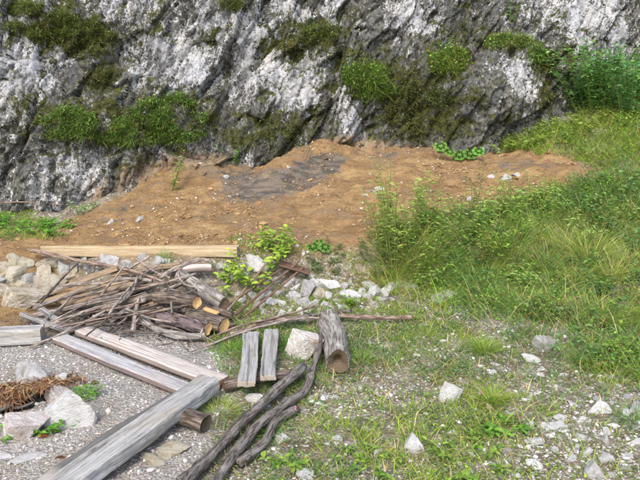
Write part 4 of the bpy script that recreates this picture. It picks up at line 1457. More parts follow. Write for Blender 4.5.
# pieces of stone on the clay
rocks_near([(372, 192, 8), (378, 190, 6), (366, 196, 5), (288, 168, 6), (141, 220, 8), (225, 178, 5), (505, 180, 9), (490, 178, 8), (518, 176, 7), (110, 224, 6), (470, 200, 6), (296, 248, 7), (303, 252, 6)], [(372, 192, "the middle of the clay bank"), (288, 168, "the grey clay patch"), (120, 222, "the clay's left end"), (500, 182, "the clay's right end"), (300, 250, "the broad round leaves")],
           "loose stone on clay", ('rock_white', 'rock_grey', .8), (.5, .7), "stones on the clay bank", name="stone", cat="stone")

# ---- gravel: stuff
def gravel(n, dens_fn, smin, smax, xr, yr, pal, power=2.2):
    P = scatter(n, xr, yr, dens_fn)
    v, f = ICO[1]
    m = len(v)
    base = [rock_shape(900 + k, 1, 7, 10, .08)[0] for k in range(8)]
    s = smin + (smax - smin) * RNG.random(n) ** power
    which = RNG.integers(0, 8, n)
    th = RNG.random(n) * 6.283
    B = np.array(base)[which]
    ax = np.stack([0.7 + .5 * RNG.random(n), .6 + .4 * RNG.random(n), .35 + .4 * RNG.random(n)], 1)
    B = B * ax[:, None, :] * s[:, None, None]
    c, si = np.cos(th)[:, None], np.sin(th)[:, None]
    R_ = np.stack([B[:, :, 0] * c - B[:, :, 1] * si, B[:, :, 0] * si + B[:, :, 1] * c, B[:, :, 2]], 2)
    V = R_ + (P + np.array([0, 0, 1.0]) * (s * .15)[:, None])[:, None, :]
    A.add(V.reshape(-1, 3), t=(f[None] + (np.arange(n) * m)[:, None, None]).reshape(-1, 3), tint=np.repeat(pick_tint(n, pal, .16, hue=.012), m, 0))



def dens_gravel(P):
    X, Y = proj(P)
    X, Y = jit(X, Y, P, 8, 4)
    q = P * np.array([1, 1, 0.0])
    patch = smooth(-.15, .3, fbm(q * 3.1 + 31, 3))
    d = np.zeros(len(P))
    d[in_poly(LOWER, X, Y)] = .42
    d = d * (.25 + .9 * patch)
    st = in_poly(STONY, X, Y)
    d[st] = .8
    m = in_poly(BYLOG, X, Y) | in_poly(BANKW, X, Y)
    d[m] = .35
    m = in_poly(SLOPE, X, Y)
    d[m] = (.12 + .25 * patch)[m]
    d[in_poly(STRIP, X, Y)] = .55
    g = in_poly(GRAVEL, X, Y)
    d[g] = .6 + .4 * patch[g]
    return d * smooth(8, 2.5, P[:, 1])


A = Acc()
GP = [(.38, .36, .335), (.45, .43, .405), (.32, .295, .265), (.52, .50, .475), (.36, .33, .29), (.29, .265, .235)]
gravel(40000, dens_gravel, .0025, .010, (-3.0, 3.4), (2.0, 6.3), GP)
GW = [(.62, .61, .60), (.68, .67, .655), (.55, .53, .50), (.46, .44, .41)]
gravel(1900, lambda P: dens_gravel(P) * np.where(P[:, 0] > -.7, 1, .10), .006, .020, (-3.0, 3.4), (2.0, 6.0), GW)
tag(link("gravel", A.mesh("gravel", M['gravel'], smooth_=False)), "loose limestone gravel strewn over the lower ground", "gravel", kind="stuff")


def dens_clay(P):
    X, Y = proj(P)
    X, Y = jit(X, Y, P, 5, 4)
    q = P * np.array([1, 1, 0.0])
    return in_poly(CLAY, X, Y) * (.1 + .9 * smooth(-.1, .35, fbm(q * 3.3 + 71, 3)))


A = Acc()
gravel(11000, dens_clay, .003, .013, (-3.6, 3.4), (4.9, 7.8), [(.31, .20, .095), (.26, .16, .075), (.34, .23, .115), (.23, .14, .065), (.28, .185, .095), (.21, .135, .075)], 2.6)
gravel(520, dens_clay, .012, .034, (-3.6, 3.4), (4.9, 7.8), [(.29, .19, .09), (.25, .155, .075), (.33, .22, .11), (.23, .165, .11)], 2.2)
gravel(1100, dens_clay, .004, .016, (-3.6, 3.4), (4.9, 7.8), [(.50, .46, .40), (.42, .35, .26), (.58, .55, .50)], 3)
tag(link("clay_crumbs", A.mesh("clay_crumbs", M['gravel'], smooth_=False)), "crumbs of clay and stone lying on the ochre earth bank", "crumbs", kind="stuff")

# ---- grass: stuff
P = scatter(112000, (-3.6, 4.6), (2.0, 8.0), dens_grass)
n = len(P)
X, Y = proj(P)
onslope = in_poly(SLOPE, X, Y) | in_poly(UPPER, X, Y)
q3 = P * np.array([1, 1, 0.0])
hue = fbm(q3 * 1.7 + 61, 3)
tint = pick_tint(n, GREEN, .2)
yg = RNG.random(n) < .15 + smooth(-.3, .3, hue) * .75
tint[yg] = pick_tint(yg.sum(), YELLOWG, .2)
bl = RNG.random(n) < smooth(0.0, -.4, hue) * .6
tint[bl] = pick_tint(bl.sum(), BLUEG, .2)
st = RNG.random(n) < .14 + .22 * smooth(0, .4, fbm(q3 * 3 + 91, 3))
tint[st] = pick_tint(st.sum(), STRAW, .2)
L = np.where(onslope, RNG.gamma(5, .027, n), RNG.gamma(4, .0105, n)).clip(.02, .30)
A = Acc()
blades(A, P - np.array([0, 0, .004]), rand_dir(n, .55), L, .0028 + .0035 * RNG.random(n) + L * .004, tint, .45, 3)
tag(link("grass", A.mesh("grass", M['plant'], smooth_=False)), "patchy short grass growing on the lower ground and slope", "grass", kind="stuff")


# ---- low broadleaf weeds: stuff
def dens_weed(P):
    d = grass_density(P)
    q = P * np.array([1, 1, 0.0])
    cl = .2 + .8 * smooth(-.05, .22, fbm(q * 5 + 121, 3))
    return np.where(P[:, 1] < YCL(P[:, 0]) + .05, d * cl, 0) * smooth(9.5, 3.0, P[:, 1] * .8)


P = scatter(16500, (-3.6, 4.6), (2.0, 8.0), dens_weed)
k = 5
n = len(P) * k
Pc = np.repeat(P, k, 0)
X, Y = proj(Pc)
tall = (in_poly(SLOPE, X, Y) | in_poly(UPPER, X, Y))
q3 = Pc * np.array([1, 1, 0.0])
hue = fbm(q3 * 1.3 + 161, 3)
tint = pick_tint(n, GREEN, .18)
m_ = RNG.random(n) < smooth(0, .3, hue)
tint[m_] = pick_tint(m_.sum(), BLUEG, .18)
m_ = RNG.random(n) < smooth(-.1, -.4, hue)
tint[m_] = pick_tint(m_.sum(), YELLOWG, .18)
m_ = in_poly(UPPER, X, Y) & (RNG.random(n) < .6)
tint[m_] = pick_tint(m_.sum(), YELLOWG, .15)
m_ = ~tall & (RNG.random(n) < .6)
tint[m_] = pick_tint(m_.sum(), [(.14, .19, .09), (.17, .21, .10), (.12, .165, .08)], .18)
m_ = RNG.random(n) < .03
tint[m_] = pick_tint(m_.sum(), [(.26, .12, .07), (.27, .16, .08), (.20, .13, .08)], .2)
D = rand_dir(n, 1.6)
off = RNG.normal(0, .018, (n, 3)) * np.array([1, 1, 0])
zz = RNG.random(n) * np.where(tall, .14, .022)
A = Acc()
Lf = np.where(tall, .012 + .018 * RNG.random(n), .008 + .013 * RNG.random(n))
leaves(A, Pc + off + np.array([0, 0, 1.0]) * zz[:, None], D, Lf, Lf * (.35 + .35 * RNG.random(n)), tint)
tag(link("ground_weeds", A.mesh("ground_weeds", M['plant'], smooth_=False)), "low broadleaf weeds mixed into the grass", "weeds", kind="stuff")

# ---- dry stalks: stuff
P = scatter(1500, (-1, 4.4), (2.2, 7.4), lambda P: grass_density(P) * .8)
n = len(P)
X, Y = proj(P)
sl = in_poly(SLOPE, X, Y)
L = np.where(sl, RNG.uniform(.12, .42, n), RNG.uniform(.05, .16, n))
A = Acc()
blades(A, P, rand_dir(n, .45), L, .0025 + .002 * RNG.random(n), pick_tint(n, STRAW, .2), .35, 4)
tag(link("dry_stalks", A.mesh("dry_stalks", M['dry'], smooth_=False)), "thin straw coloured dead stalks among the grass", "stalks", kind="stuff")

# ---- moss on the cliff: stuff
ii = CL['idx']
wgt = smooth(.18, .8, CL['moss'][ii] + .35 * fbm(CL['P'][ii] * 4.0 + 15, 4))
wgt *= (np.abs(CL['P'][ii][:, 0]) < 4.6)
pk = RNG.choice(ii, 26000, p=wgt / wgt.sum())
P, N = CL['P'][pk], CL['N'][pk]
n = len(P)
P = P + RNG.normal(0, .006, (n, 3)) + N * .004
D = unit(N * .9 + RNG.normal(0, .6, (n, 3)) + np.array([0, 0, .35]))
A = Acc()
L = .009 + .018 * RNG.random(n)
blades(A, P, D, L, L * .5, pick_tint(n, [(.085, .10, .03), (.12, .14, .038), (.155, .165, .045), (.07, .085, .03), (.16, .145, .06)], .2), .5, 2)
tag(link("moss", A.mesh("moss", M['moss'], smooth_=False)), "dark olive moss clinging to ledges of the cliff", "moss", kind="stuff")


# ---- grass and plant clumps on the cliff
def cliff_clump(cx, cy, rx, ry, n, L0, pal, label, name="grass_clump", cat="grass clump", leaf=0.25, tall=None, shape=None):
    base, _ = on_cliff(cx, cy)
    i = CL['idx']
    fx, fy = (CL['px'][i] - cx) / rx, (CL['py'][i] - cy) / ry
    if shape:
        m = in_poly(shape, CL['px'][i], CL['py'][i]).astype(float)
        wv = m * smooth(-.25, .15, fbm(CL['P'][i] * 5 + cx, 3)) + 1e-9 * m
    else:
        rr = fx ** 2 + fy ** 2 + .7 * fbm(CL['P'][i] * 4 + cx, 3)
        rr = rr + .55 * fbm(CL['P'][i] * 9 + cy, 3)
        wv = smooth(1.0, .45, rr)
    pk = RNG.choice(i, n, p=wv / wv.sum())
    P = CL['P'][pk] + RNG.normal(0, .01, (n, 3))
    N = CL['N'][pk]
    root = thing(name, label, cat, base)
    A = Acc()
    D = unit(np.array([0, -.55, .75]) + .25 * N + RNG.normal(0, .38, (n, 3)))
    L = L0 * (.5 + RNG.gamma(4, .16, n))
    tn = pick_tint(n, pal, .22)
    s_ = RNG.random(n) < .10
    tn[s_] = pick_tint(s_.sum(), STRAW, .2) * .7
    blades(A, P, D, L, .004 + .004 * RNG.random(n), tn, .8, 3)
    o = link('blades', A.mesh('blades', M['plant'], origin=base, smooth_=False), root)
    o['kind'] = 'stuff'
    k = int(n * leaf)
    if k:
        B = Acc()
        P2 = P[:k] + D[:k] * (L[:k] * RNG.random(k))[:, None]
        Lf = .018 + .022 * RNG.random(k)
        leaves(B, P2, unit(RNG.normal(0, 1, (k, 3)) + np.array([0, -.6, .3])), Lf, Lf * .5, pick_tint(k, pal, .2))
        o = link('leaves', B.mesh('leaves', M['plant'], origin=base, smooth_=False), root)
        o['kind'] = 'stuff'
    return root


LEDGE = [(40, 122), (70, 106), (95, 118), (104, 128), (125, 116), (150, 100), (185, 95), (205, 112), (208, 135), (190, 142), (160, 144), (145, 146), (115, 144), (90, 138), (68, 140), (50, 138)]
CG = [(.145, .255, .065), (.175, .295, .075), (.21, .33, .095), (.12, .20, .05), (.20, .22, .08)]
cliff_clump(125, 122, 90, 22, 12500, .062, CG, "long hanging grass clump on the left ledge of the cliff", shape=LEDGE)
cliff_clump(368, 84, 32, 22, 5000, .06, CG + YELLOWG[:1], "round grassy clump on the cliff above the bare clay")
MG = [(.12, .18, .05), (.16, .22, .06), (.19, .24, .085), (.16, .15, .075), (.10, .14, .045)]
cliff_clump(22, 8, 26, 7, 1100, .04, MG, "brownish grass tufts in the top left corner of the cliff", leaf=.1)
cliff_clump(18, 27, 20, 6, 700, .04, MG, "brownish grass tufts by the left edge below the corner tufts", leaf=.1)
cliff_clump(58, 18, 18, 7, 900, .042, MG, "brownish grass tufts right of the corner tufts", leaf=.1)
cliff_clump(52, 36, 26, 6, 800, .042, MG, "lowest brownish grass tufts of the top left group", leaf=.1)
cliff_clump(85, 30, 30, 16, 1800, .05, MG, "brownish grass tufts right of the top left corner tufts", leaf=.1)
cliff_clump(450, 62, 24, 16, 2600, .06, CG + YELLOWG + STRAW[:1], "mixed grass and weeds on the right cliff ledge, upper clump", leaf=.4)
cliff_clump(440, 98, 18, 10, 700, .045, MG, "dark grass below the upper clump of the right ledge", leaf=.2)
cliff_clump(510, 42, 28, 9, 1700, .055, CG + STRAW[:1], "grass line above the pale boulder of the cliff", leaf=.4)
cliff_clump(322, 32, 22, 10, 1400, .045, MG, "small dark moss tuft above the white rock rib", leaf=.1)
cliff_clump(230, 4, 14, 8, 700, .05, MG, "small dark tuft at the top edge above the white rock", leaf=.1)
cliff_clump(538, 55, 12, 14, 600, .055, CG, "sparse weeds between the pale boulder and the bush", leaf=.5)
cliff_clump(120, 142, 30, 8, 700, .06, MG, "sparse dark tufts hanging under the left ledge grass", leaf=.1)


# ---- plants with stems and leaves
def plant(px, py, label, stems, hgt, spread, leafL, leafW, pal, name="weed", cat="weed", per=14, cliff=False, stem_tint=(.20, .24, .09), lo=.15, base_r=.03, droop=.25, flowers=None, lean=(0, 0), seed=0):
    rng = np.random.default_rng(seed + int(px * 3 + py))
    base = on_cliff(px, py)[0] if cliff else on(px, py)
    base = np.array(base)
    root = thing(name, label, cat, base)
    SA, LA, FA = Acc(), Acc(), Acc()
    Pl, Dl = [], []
    for s_ in range(stems):
        th = rng.random() * 6.283
        b0 = base + np.array([math.cos(th), math.sin(th), 0]) * base_r * math.sqrt(rng.random())
        if not cliff:
            b0[2] = height(b0[0], b0[1])[0] - .005
        H = hgt * rng.uniform(.6, 1.08)
        dv = np.array([math.cos(th) * spread + lean[0], math.sin(th) * spread + lean[1] - (.25 if cliff else 0), 1.0])
        tip = b0 + unit(dv) * H + np.array([0, 0, -spread * H * .12])
        mid = (b0 + tip) / 2 + np.array([0, 0, H * spread * .12]) + rng.normal(0, .02 * H, 3)
        path = catmull([b0, mid, tip], 9)
        loft(SA, path, circle(4, 1.0)[None] * (np.linspace(.0034, .0014, 9) * (0.6 + hgt))[:, None, None], caps=(False, False))
        for k in range(per):
            t = lo + (1 - lo) * (k + rng.random()) / per
            i = min(int(t * 8), 7)
            p = path[i] + (path[i + 1] - path[i]) * (t * 8 - i)
            a2 = k * 2.4 + rng.normal(0, .3)
            Pl.append(p)
            Dl.append(unit(np.array([math.cos(a2), math.sin(a2), rng.uniform(0, .6)])))
        if flowers is not None and rng.random() < flowers[1]:
            k = 9
            Pf = np.repeat(tip[None], k, 0)
            leaves(FA, Pf, unit(np.stack([np.cos(np.arange(k) * .7), np.sin(np.arange(k) * .7), np.full(k, .5)], 1)), np.full(k, .016), np.full(k, .009), np.repeat(np.array([flowers[0]]), k, 0), rng=rng)
    SA.tint = [np.broadcast_to(np.array(stem_tint), t.shape) for t in SA.tint]
    o = link('stems', SA.mesh('stems', M['plant'], origin=base), root)
    o['kind'] = 'stuff'
    Pl, Dl = np.array(Pl), np.array(Dl)
    n = len(Pl)
    Lf = leafL * rng.uniform(.6, 1.15, n)
    leaves(LA, Pl, Dl, Lf, Lf * leafW * rng.uniform(.8, 1.2, n), pick_tint(n, pal, .18, rng), droop=droop, rng=rng)
    o = link('leaves', LA.mesh('leaves', M['plant'], origin=base, smooth_=False), root)
    o['kind'] = 'stuff'
    if FA.n:
        o = link('flowers', FA.mesh('flowers', M['plant'], origin=base, smooth_=False), root)
        o['kind'] = 'stuff'
    return root


# bush at the right of the cliff foot
plant(600, 106, "dense blue green leafy bush at the right foot of the cliff", 110, .92, .7, .075, .5, [(.17, .32, .11), (.20, .36, .13), (.14, .27, .09), (.24, .39, .13)], 'bush', 'bush', per=26, base_r=.30, lo=.1)
plant(632, 112, "blue green bush cut by the right edge beside the dense bush", 60, .85, .6, .07, .5, [(.14, .30, .13), (.17, .34, .15), (.11, .25, .10)], 'bush', 'bush', per=20, base_r=.22, lo=.1)
plant(575, 110, "small blue green shrub left of the dense bush", 30, .42, .6, .065, .5, [(.14, .30, .13), (.17, .34, .15), (.11, .25, .10)], 'bush', 'bush', per=16, base_r=.14, lo=.1)
# yellow green weeds right of the wood pile
plant(258, 272, "bright yellow green weed growing over the stones by the rods", 20, .34, .65, .068, .5, [(.28, .38, .07), (.34, .44, .08), (.22, .33, .06)], per=10, base_r=.14)
plant(238, 288, "smaller yellow green weed left of the bright one", 7, .18, .8, .055, .5, [(.28, .38, .07), (.34, .44, .08)], per=10, base_r=.09)
plant(275, 254, "upright green weed behind the bright yellow green one", 8, .22, .35, .07, .3, [(.19, .31, .06), (.23, .36, .07)], per=14, base_r=.06)
# tall weeds around the middle of the slope
plant(395, 258, "tallest pale grassy weed at the left end of the slope", 24, .74, .26, .06, .2, [(.28, .34, .10), (.24, .33, .08), (.34, .36, .14)], per=16, base_r=.12, flowers=((.55, .5, .3), .4))
plant(420, 256, "tall feathery weed right of the tallest pale weed", 16, .48, .38, .055, .3, [(.24, .33, .09), (.20, .30, .07)], per=20, base_r=.12)
plant(470, 228, "single dark upright weed stalk standing before the clay bank", 3, .60, .12, .05, .4, [(.10, .13, .05)], per=18, base_r=.02)
plant(455, 240, "leafy weed with pale seed heads below the dark stalk", 14, .42, .35, .07, .38, [(.19, .29, .08), (.16, .25, .07)], per=14, base_r=.14, flowers=((.62, .58, .48), .6))
plant(490, 250, "bushy green weed in the middle of the slope", 20, .36, .55, .05, .35, GREEN + YELLOWG, per=15, base_r=.16)
plant(448, 246, "pink flowered weed in the middle of the slope", 8, .20, .5, .05, .35, GREEN, per=9, base_r=.1, flowers=((.55, .18, .42), .6))
plant(525, 235, "bushy weed at the upper edge of the slope", 16, .36, .45, .05, .35, GREEN + YELLOWG, per=15, base_r=.16)
plant(560, 215, "loose weed on the slope under the clay bank's end", 14, .28, .55, .05, .4, GREEN + BLUEG, per=14, base_r=.18)
plant(610, 200, "broad dark weed high on the right slope", 18, .32, .6, .055, .45, BLUEG, per=14, base_r=.22)
plant(625, 245, "leafy blue green weed against the right edge of the slope", 16, .32, .55, .055, .45, BLUEG, per=14, base_r=.2)
plant(575, 305, "spreading blue green vetch on the lower right slope", 22, .22, .95, .035, .4, BLUEG, per=16, base_r=.24)
plant(618, 345, "spreading green herb with reddish leaves near the right edge", 20, .20, .9, .045, .5, GREEN + [(.24, .13, .07)], per=12, base_r=.22)
plant(610, 285, "bushy green herb right of the tall yellow grass", 18, .26, .7, .045, .45, GREEN + BLUEG, per=14, base_r=.2)
plant(470, 462, "low dark green herb by the bottom edge in thin grass", 16, .10, 1.2, .04, .5, GREEN, per=8, base_r=.16)
plant(505, 432, "bright low herb with broad leaves in the thin grass", 8, .08, 1.2, .05, .5, LUSH, per=6, base_r=.07)
plant(372, 470, "low dark herb near the bottom edge under the round white rock", 14, .08, 1.2, .035, .5, GREEN, per=8, base_r=.14)
plant(325, 265, "grey green herb behind the rubble in the middle", 9, .14, .7, .05, .45, [(.10, .15, .07), (.08, .13, .05)], per=8, base_r=.1)
plant(380, 262, "grey green thistle like weed left of the pale tall weed", 12, .20, .5, .05, .35, [(.10, .14, .075), (.13, .16, .09)], per=12, base_r=.14)
plant(348, 304, "small yellow green herb growing out of the rubble", 6, .10, .9, .05, .5, [(.15, .23, .04)], per=7, base_r=.05)
plant(286, 470, "small herb at the bottom right of the branches", 6, .07, 1.0, .04, .5, GREEN, per=7, base_r=.06)
for px, py, hh, lb in [(385, 250, .40, "thin upright weed left of the tallest pale weed at the clay edge"), (408, 244, .46, "thin upright weed right of the tallest pale weed at the clay edge"), (432, 238, .40, "upright weed between the feathery weed and the seed heads"), (482, 232, .34, "upright weed just right of the dark stalk"),
                       (512, 226, .36, "upright weed at the clay edge left of the bushy upper weed"), (540, 218, .34, "upright weed at the clay edge right of the bushy upper weed")]:
    plant(px, py, lb, 11, hh * 1.3, .26, .065, .28, [(.24, .34, .09), (.20, .30, .08), (.29, .36, .12)], per=18, base_r=.08, flowers=((.5, .46, .3), .35))
for k, (px, py, hh, tn, lb) in enumerate([(430, 280, .22, 0, "pale green leafy weed above the tip of the long stick"), (460, 275, .26, 1, "grey green weed between the embedded stone and the leaning tuft"), (500, 268, .30, 2, "straw coloured seeding weed in the middle of the slope"),
                       (520, 292, .22, 0, "pale green weed in front of the leaning tuft"), (545, 318, .20, 1, "grey green weed at the lower edge of the slope"), (595, 238, .32, 2, "straw coloured seeding weed below the broad dark weed"), (585, 250, .3, 0, "pale green weed behind the tallest yellow tuft"),
                       (620, 225, .34, 0, "pale green weed high by the right edge"), (600, 355, .2, 1, "grey green weed at the slope's lower right corner"), (632, 300, .3, 2, "straw coloured seeding weed against the right edge"), (475, 255, .3, 2, "rusty seeding weed beside the leafy weed with seed heads")]):
    plant(px, py, lb, 11, hh, .45, (.05, .045, .03)[tn], (.45, .35, .3)[tn], ([(.26, .36, .12), (.22, .32, .10)], [(.17, .24, .12), (.15, .22, .10)], [(.40, .33, .18), (.34, .24, .13)])[tn], per=12, base_r=.12)
# by the fire ring
plant(82, 400, "small green grassy weed at the right of the fire ring", 14, .10, .9, .05, .2, LUSH, per=6, base_r=.05)
plant(42, 432, "small green herb growing before the front stones of the fire ring", 12, .09, .9, .04, .4, LUSH, per=7, base_r=.05)
plant(76, 422, "tiny clover plant by the long fire ring stone", 8, .05, 1.2, .03, .6, LUSH, per=5, base_r=.04)
plant(5, 438, "small green weed under the pinkish slab at the left edge", 8, .05, 1.2, .04, .35, LUSH, per=6, base_r=.06)
# cliff plants
plant(170, 192, "thin sapling at the foot of the cliff above the clay", 4, .42, .35, .06, .4, GREEN + [(.13, .15, .06)], 'sapling', 'sapling', per=12, base_r=.03)
plant(232, 165, "leafy weed hanging at the cliff foot left of the grey clay", 9, .30, .5, .05, .4, LUSH, per=10, base_r=.08, cliff=True)
plant(85, 212, "small green weed at the cliff foot left of the clay slope", 6, .15, .7, .045, .4, LUSH, per=9, base_r=.07)
plant(513, 26, "slender weed standing at the top of the cliff's right ledge", 3, .30, .2, .045, .4, LUSH, per=12, base_r=.03, cliff=True)
plant(443, 55, "slender weed on the upper right ledge", 4, .22, .3, .045, .4, LUSH, per=10, base_r=.05, cliff=True)
plant(545, 118, "light green weed at the foot of the rock left of the bush", 8, .34, .4, .05, .45, LUSH, per=12, base_r=.1)
plant(585, 106, "brown dried flower spike standing before the dense bush", 2, .34, .1, .03, .5, BROWN, per=26, base_r=.03, stem_tint=(.2, .13, .07))
plant(625, 100, "brown dried flower spike by the right edge", 2, .34, .1, .03, .5, BROWN, per=26, base_r=.03, stem_tint=(.2, .13, .07))
for k, (px, py) in enumerate([(505, 152), (525, 146), (545, 142), (565, 137), (590, 130), (615, 122)]):
    plant(px, py, ["first yellow green weed from the left along the clay's upper edge", "second yellow green weed from the left along the clay's upper edge", "third yellow green weed from the left along the clay's upper edge",
                   "fourth yellow green weed from the left, below the bush", "fifth yellow green weed from the left, below the bush", "yellow green weed nearest the right edge, below the bush"][k],
          20, .20, .75, .05, .45, [(.25, .32, .08), (.30, .36, .09), (.20, .28, .07)], per=12, base_r=.18)
for k, (px, py) in enumerate([(8, 228), (30, 228), (50, 231), (-12, 226)]):
    plant(px, py, ["low lush weed at the left edge under the cliff", "low lush weed second from the left edge under the cliff", "low lush weed at the right end of the patch under the cliff", "low lush weed cut by the left edge under the cliff"][k],
          16, .14, .9, .05, .45, LUSH, per=9, base_r=.16)


# broad single leaves (coltsfoot)
def coltsfoot(px, py, label, spots, size):
    base = on(px, py)
    root = thing("broadleaf_plant", label, "plant", base)
    for dx, dz, dy, s_, rz in spots:
        c = base + np.array([dx, dy, dz])
        B = Acc()
        path = catmull([base, (base + c) / 2 + np.array([0, 0, .02]), c - np.array([0, 0, .004])], 7)
        loft(B, path, circle(5, .0028)[None].repeat(7, 0), caps=(False, False))
        B.tint = [np.broadcast_to(np.array((.14, .17, .06)), t.shape) for t in B.tint]
        st_ = link('leaf_stalk', B.mesh('leaf_stalk', M['plant'], origin=base), root)
        L_ = Acc()
        th = np.linspace(-2.75, 2.75, 21)
        rad = size * s_ * (1 + .08 * np.cos(7 * th))
        rim = np.stack([np.sin(th) * rad, -np.cos(th) * rad * .9, -.12 * rad * np.abs(np.sin(th)) - .25 * rad * (1 - np.cos(th)) * .4], 1)
        mid = rim * .5 + np.array([0, 0, size * .06])
        R3 = np.array([[math.cos(rz), -math.sin(rz), 0], [math.sin(rz), math.cos(rz), 0], [0, 0, 1]])
        tl = np.array([[1, 0, 0], [0, math.cos(.95), -math.sin(.95)], [0, math.sin(.95), math.cos(.95)]])
        V = np.concatenate([[[0, 0, 0]], mid, rim]) @ R3.T @ tl.T + c
        i0 = np.arange(20)
        L_.add(V, q=np.stack([1 + i0, 2 + i0, 23 + i0, 22 + i0], 1), t=np.stack([np.zeros(20, int), 1 + i0, 2 + i0], 1), tint=pick_tint(1, [(.11, .22, .05), (.13, .25, .06)], .1))
        link('leaf', L_.mesh('leaf', M['plant'], origin=base), root)


coltsfoot(319, 252, "broad flat round leaves growing behind the middle rubble", [(-.05, .05, 0, 1.0, .4), (.05, .05, -.02, 1.0, -.4), (.0, .07, .05, .8, 0)], .055)
coltsfoot(440, 160, "broad round leaf plant on the clay's top edge under the cliff", [(0, .15, 0, 1.0, .3), (.10, .09, .0, .8, -.3)], .075)
coltsfoot(462, 162, "second broad leaf plant right of the first under the cliff", [(-.03, .08, 0, 1.0, .3), (.08, .09, .0, 1.0, -.3), (.17, .12, 0, .9, 0)], .075)
coltsfoot(425, 222, "small broad leaf plant among the weeds at the clay's lower edge", [(0, .08, 0, 1.0, .3), (.08, .06, .0, .8, -.3)], .045)
coltsfoot(545, 215, "broad leaf plant at the upper right of the slope", [(0, .08, 0, 1.0, .3), (.09, .10, .0, .9, -.3)], .05)


# ---- distinct grass tufts on the slope
def tuft(px, py, n, L0, pal, label, r=.05, lean=.5, wd=.004):
    base = on(px, py)
    th = RNG.random(n) * 6.283
    rr = r * np.sqrt(RNG.random(n))
    P = base + np.stack([np.cos(th) * rr, np.sin(th) * rr, np.zeros(n)], 1)
    P[:, 2] = height(P[:, 0], P[:, 1]) - .004
    out = np.stack([np.cos(th), np.sin(th), np.zeros(n)], 1) * (rr / r)[:, None] * lean
    D = unit(np.array([0, 0, 1.0]) + out + RNG.normal(0, .18, (n, 3)) * np.array([1, 1, .3]))
    A = Acc()
    L = L0 * (.45 + .65 * RNG.random(n))
    tn = pick_tint(n, pal, .18)
    s_ = RNG.random(n) < .12
    tn[s_] = pick_tint(s_.sum(), STRAW, .2)
    blades(A, P, D, L, wd * (.7 + .6 * RNG.random(n)), tn, .55, 4)
    o = link("grass_tuft", A.mesh("grass_tuft", M['plant'], origin=base, smooth_=False), loc=base)
    return tag(o, label, "grass tuft")


YT = [(.30, .36, .09), (.34, .38, .12), (.26, .33, .08), (.38, .37, .17), (.22, .29, .07)]
for px, py, n_, L_, le, lb in [(590, 268, 330, .40, .35, "tallest yellow green grass tuft on the right slope"), (566, 256, 230, .33, .4, "yellow green grass tuft just left of the tallest tuft"), (612, 282, 240, .33, .4, "yellow green grass tuft just right of the tallest tuft"),
                               (575, 285, 230, .27, .5, "shorter yellow grass tuft in front of the tallest tuft"), (545, 268, 200, .27, .45, "ragged yellow grass tuft two left of the tallest tuft"), (600, 252, 200, .32, .35, "yellow grass tuft behind the tallest tuft"),
                               (630, 268, 200, .30, .4, "yellow green grass tuft at the right edge beside the tallest tuft"), (552, 290, 180, .22, .5, "low yellow grass tuft in front of the ragged one")]:
    tuft(px, py, n_, L_, YT, lb, .07, le, .0045)
tuft(485, 285, 700, .26, YELLOWG + GREEN, "wide leaning grass tuft in the middle of the slope", .16, .8)
tuft(520, 275, 500, .26, GREEN, "green grass tuft right of the wide leaning tuft", .13, .7)
tuft(492, 402, 420, .15, YELLOWG, "bright fountain shaped grass tuft right of the biggest white rock", .045, 1.0, .003)
tuft(485, 352, 380, .15, YELLOWG + GREEN, "fountain shaped grass tuft up slope of the biggest white rock", .05, 1.0, .003)
tuft(400, 262, 500, .34, YELLOWG + STRAW, "pale upright grass tuft below the tallest weed", .12, .35)
tuft(385, 280, 420, .20, STRAW + YELLOWG, "dry pale grass tuft beside the flat white slab", .12, .7)
tuft(430, 275, 500, .22, GREEN + YELLOWG, "green tuft above the embedded white stone", .14, .7)
tuft(465, 300, 400, .18, GREEN, "green tuft right of the embedded white stone", .12, .8)
tuft(232, 352, 260, .12, LUSH, "lush grass tuft left of the short grey boards", .07, .9, .003)
tuft(220, 412, 260, .11, YELLOWG, "small yellow green grass tuft right of the short brown log", .08, 1.0, .003)
tuft(262, 345, 160, .13, LUSH, "lush grass blades between the two short boards", .04, .6, .003)
tuft(285, 346, 240, .12, LUSH, "lush grass tuft between boards and blocky white rock", .06, .9, .003)
tuft(362, 362, 240, .12, GREEN, "green grass tuft right of the hollow log's end", .07, .9, .003)
tuft(165, 264, 120, .14, LUSH, "few lush grass blades standing under the pale beam", .05, .3, .003)
tuft(635, 420, 260, .12, BLUEG, "dark grass tuft at the right edge above the stony patch", .09, .9, .003)
tuft(425, 338, 260, .10, GREEN, "low green tuft in thin grass uphill of the thin sticks' tip", .09, 1.0, .003)
tuft(270, 432, 160, .09, LUSH, "small lush tuft between the bent branch and dark branch", .05, .9, .003)
for px, py, L_, lb in [(415, 250, .36, "tall green grass tuft left of the pink flowered weed"), (440, 262, .30, "bright green grass tuft below the pink flowered weed"), (505, 250, .34, "tall green grass tuft right of the bushy middle weed"),
                       (535, 240, .32, "grass tuft at the clay's lower right edge"), (580, 225, .30, "grass tuft near the clay's right end on the slope"), (600, 320, .26, "green grass tuft low on the right slope"), (530, 310, .24, "green grass tuft in the lower middle of the slope")]:
    tuft(px, py, 520, L_, [(.20, .29, .07), (.25, .33, .08), (.17, .25, .06)], lb, .16, .55)
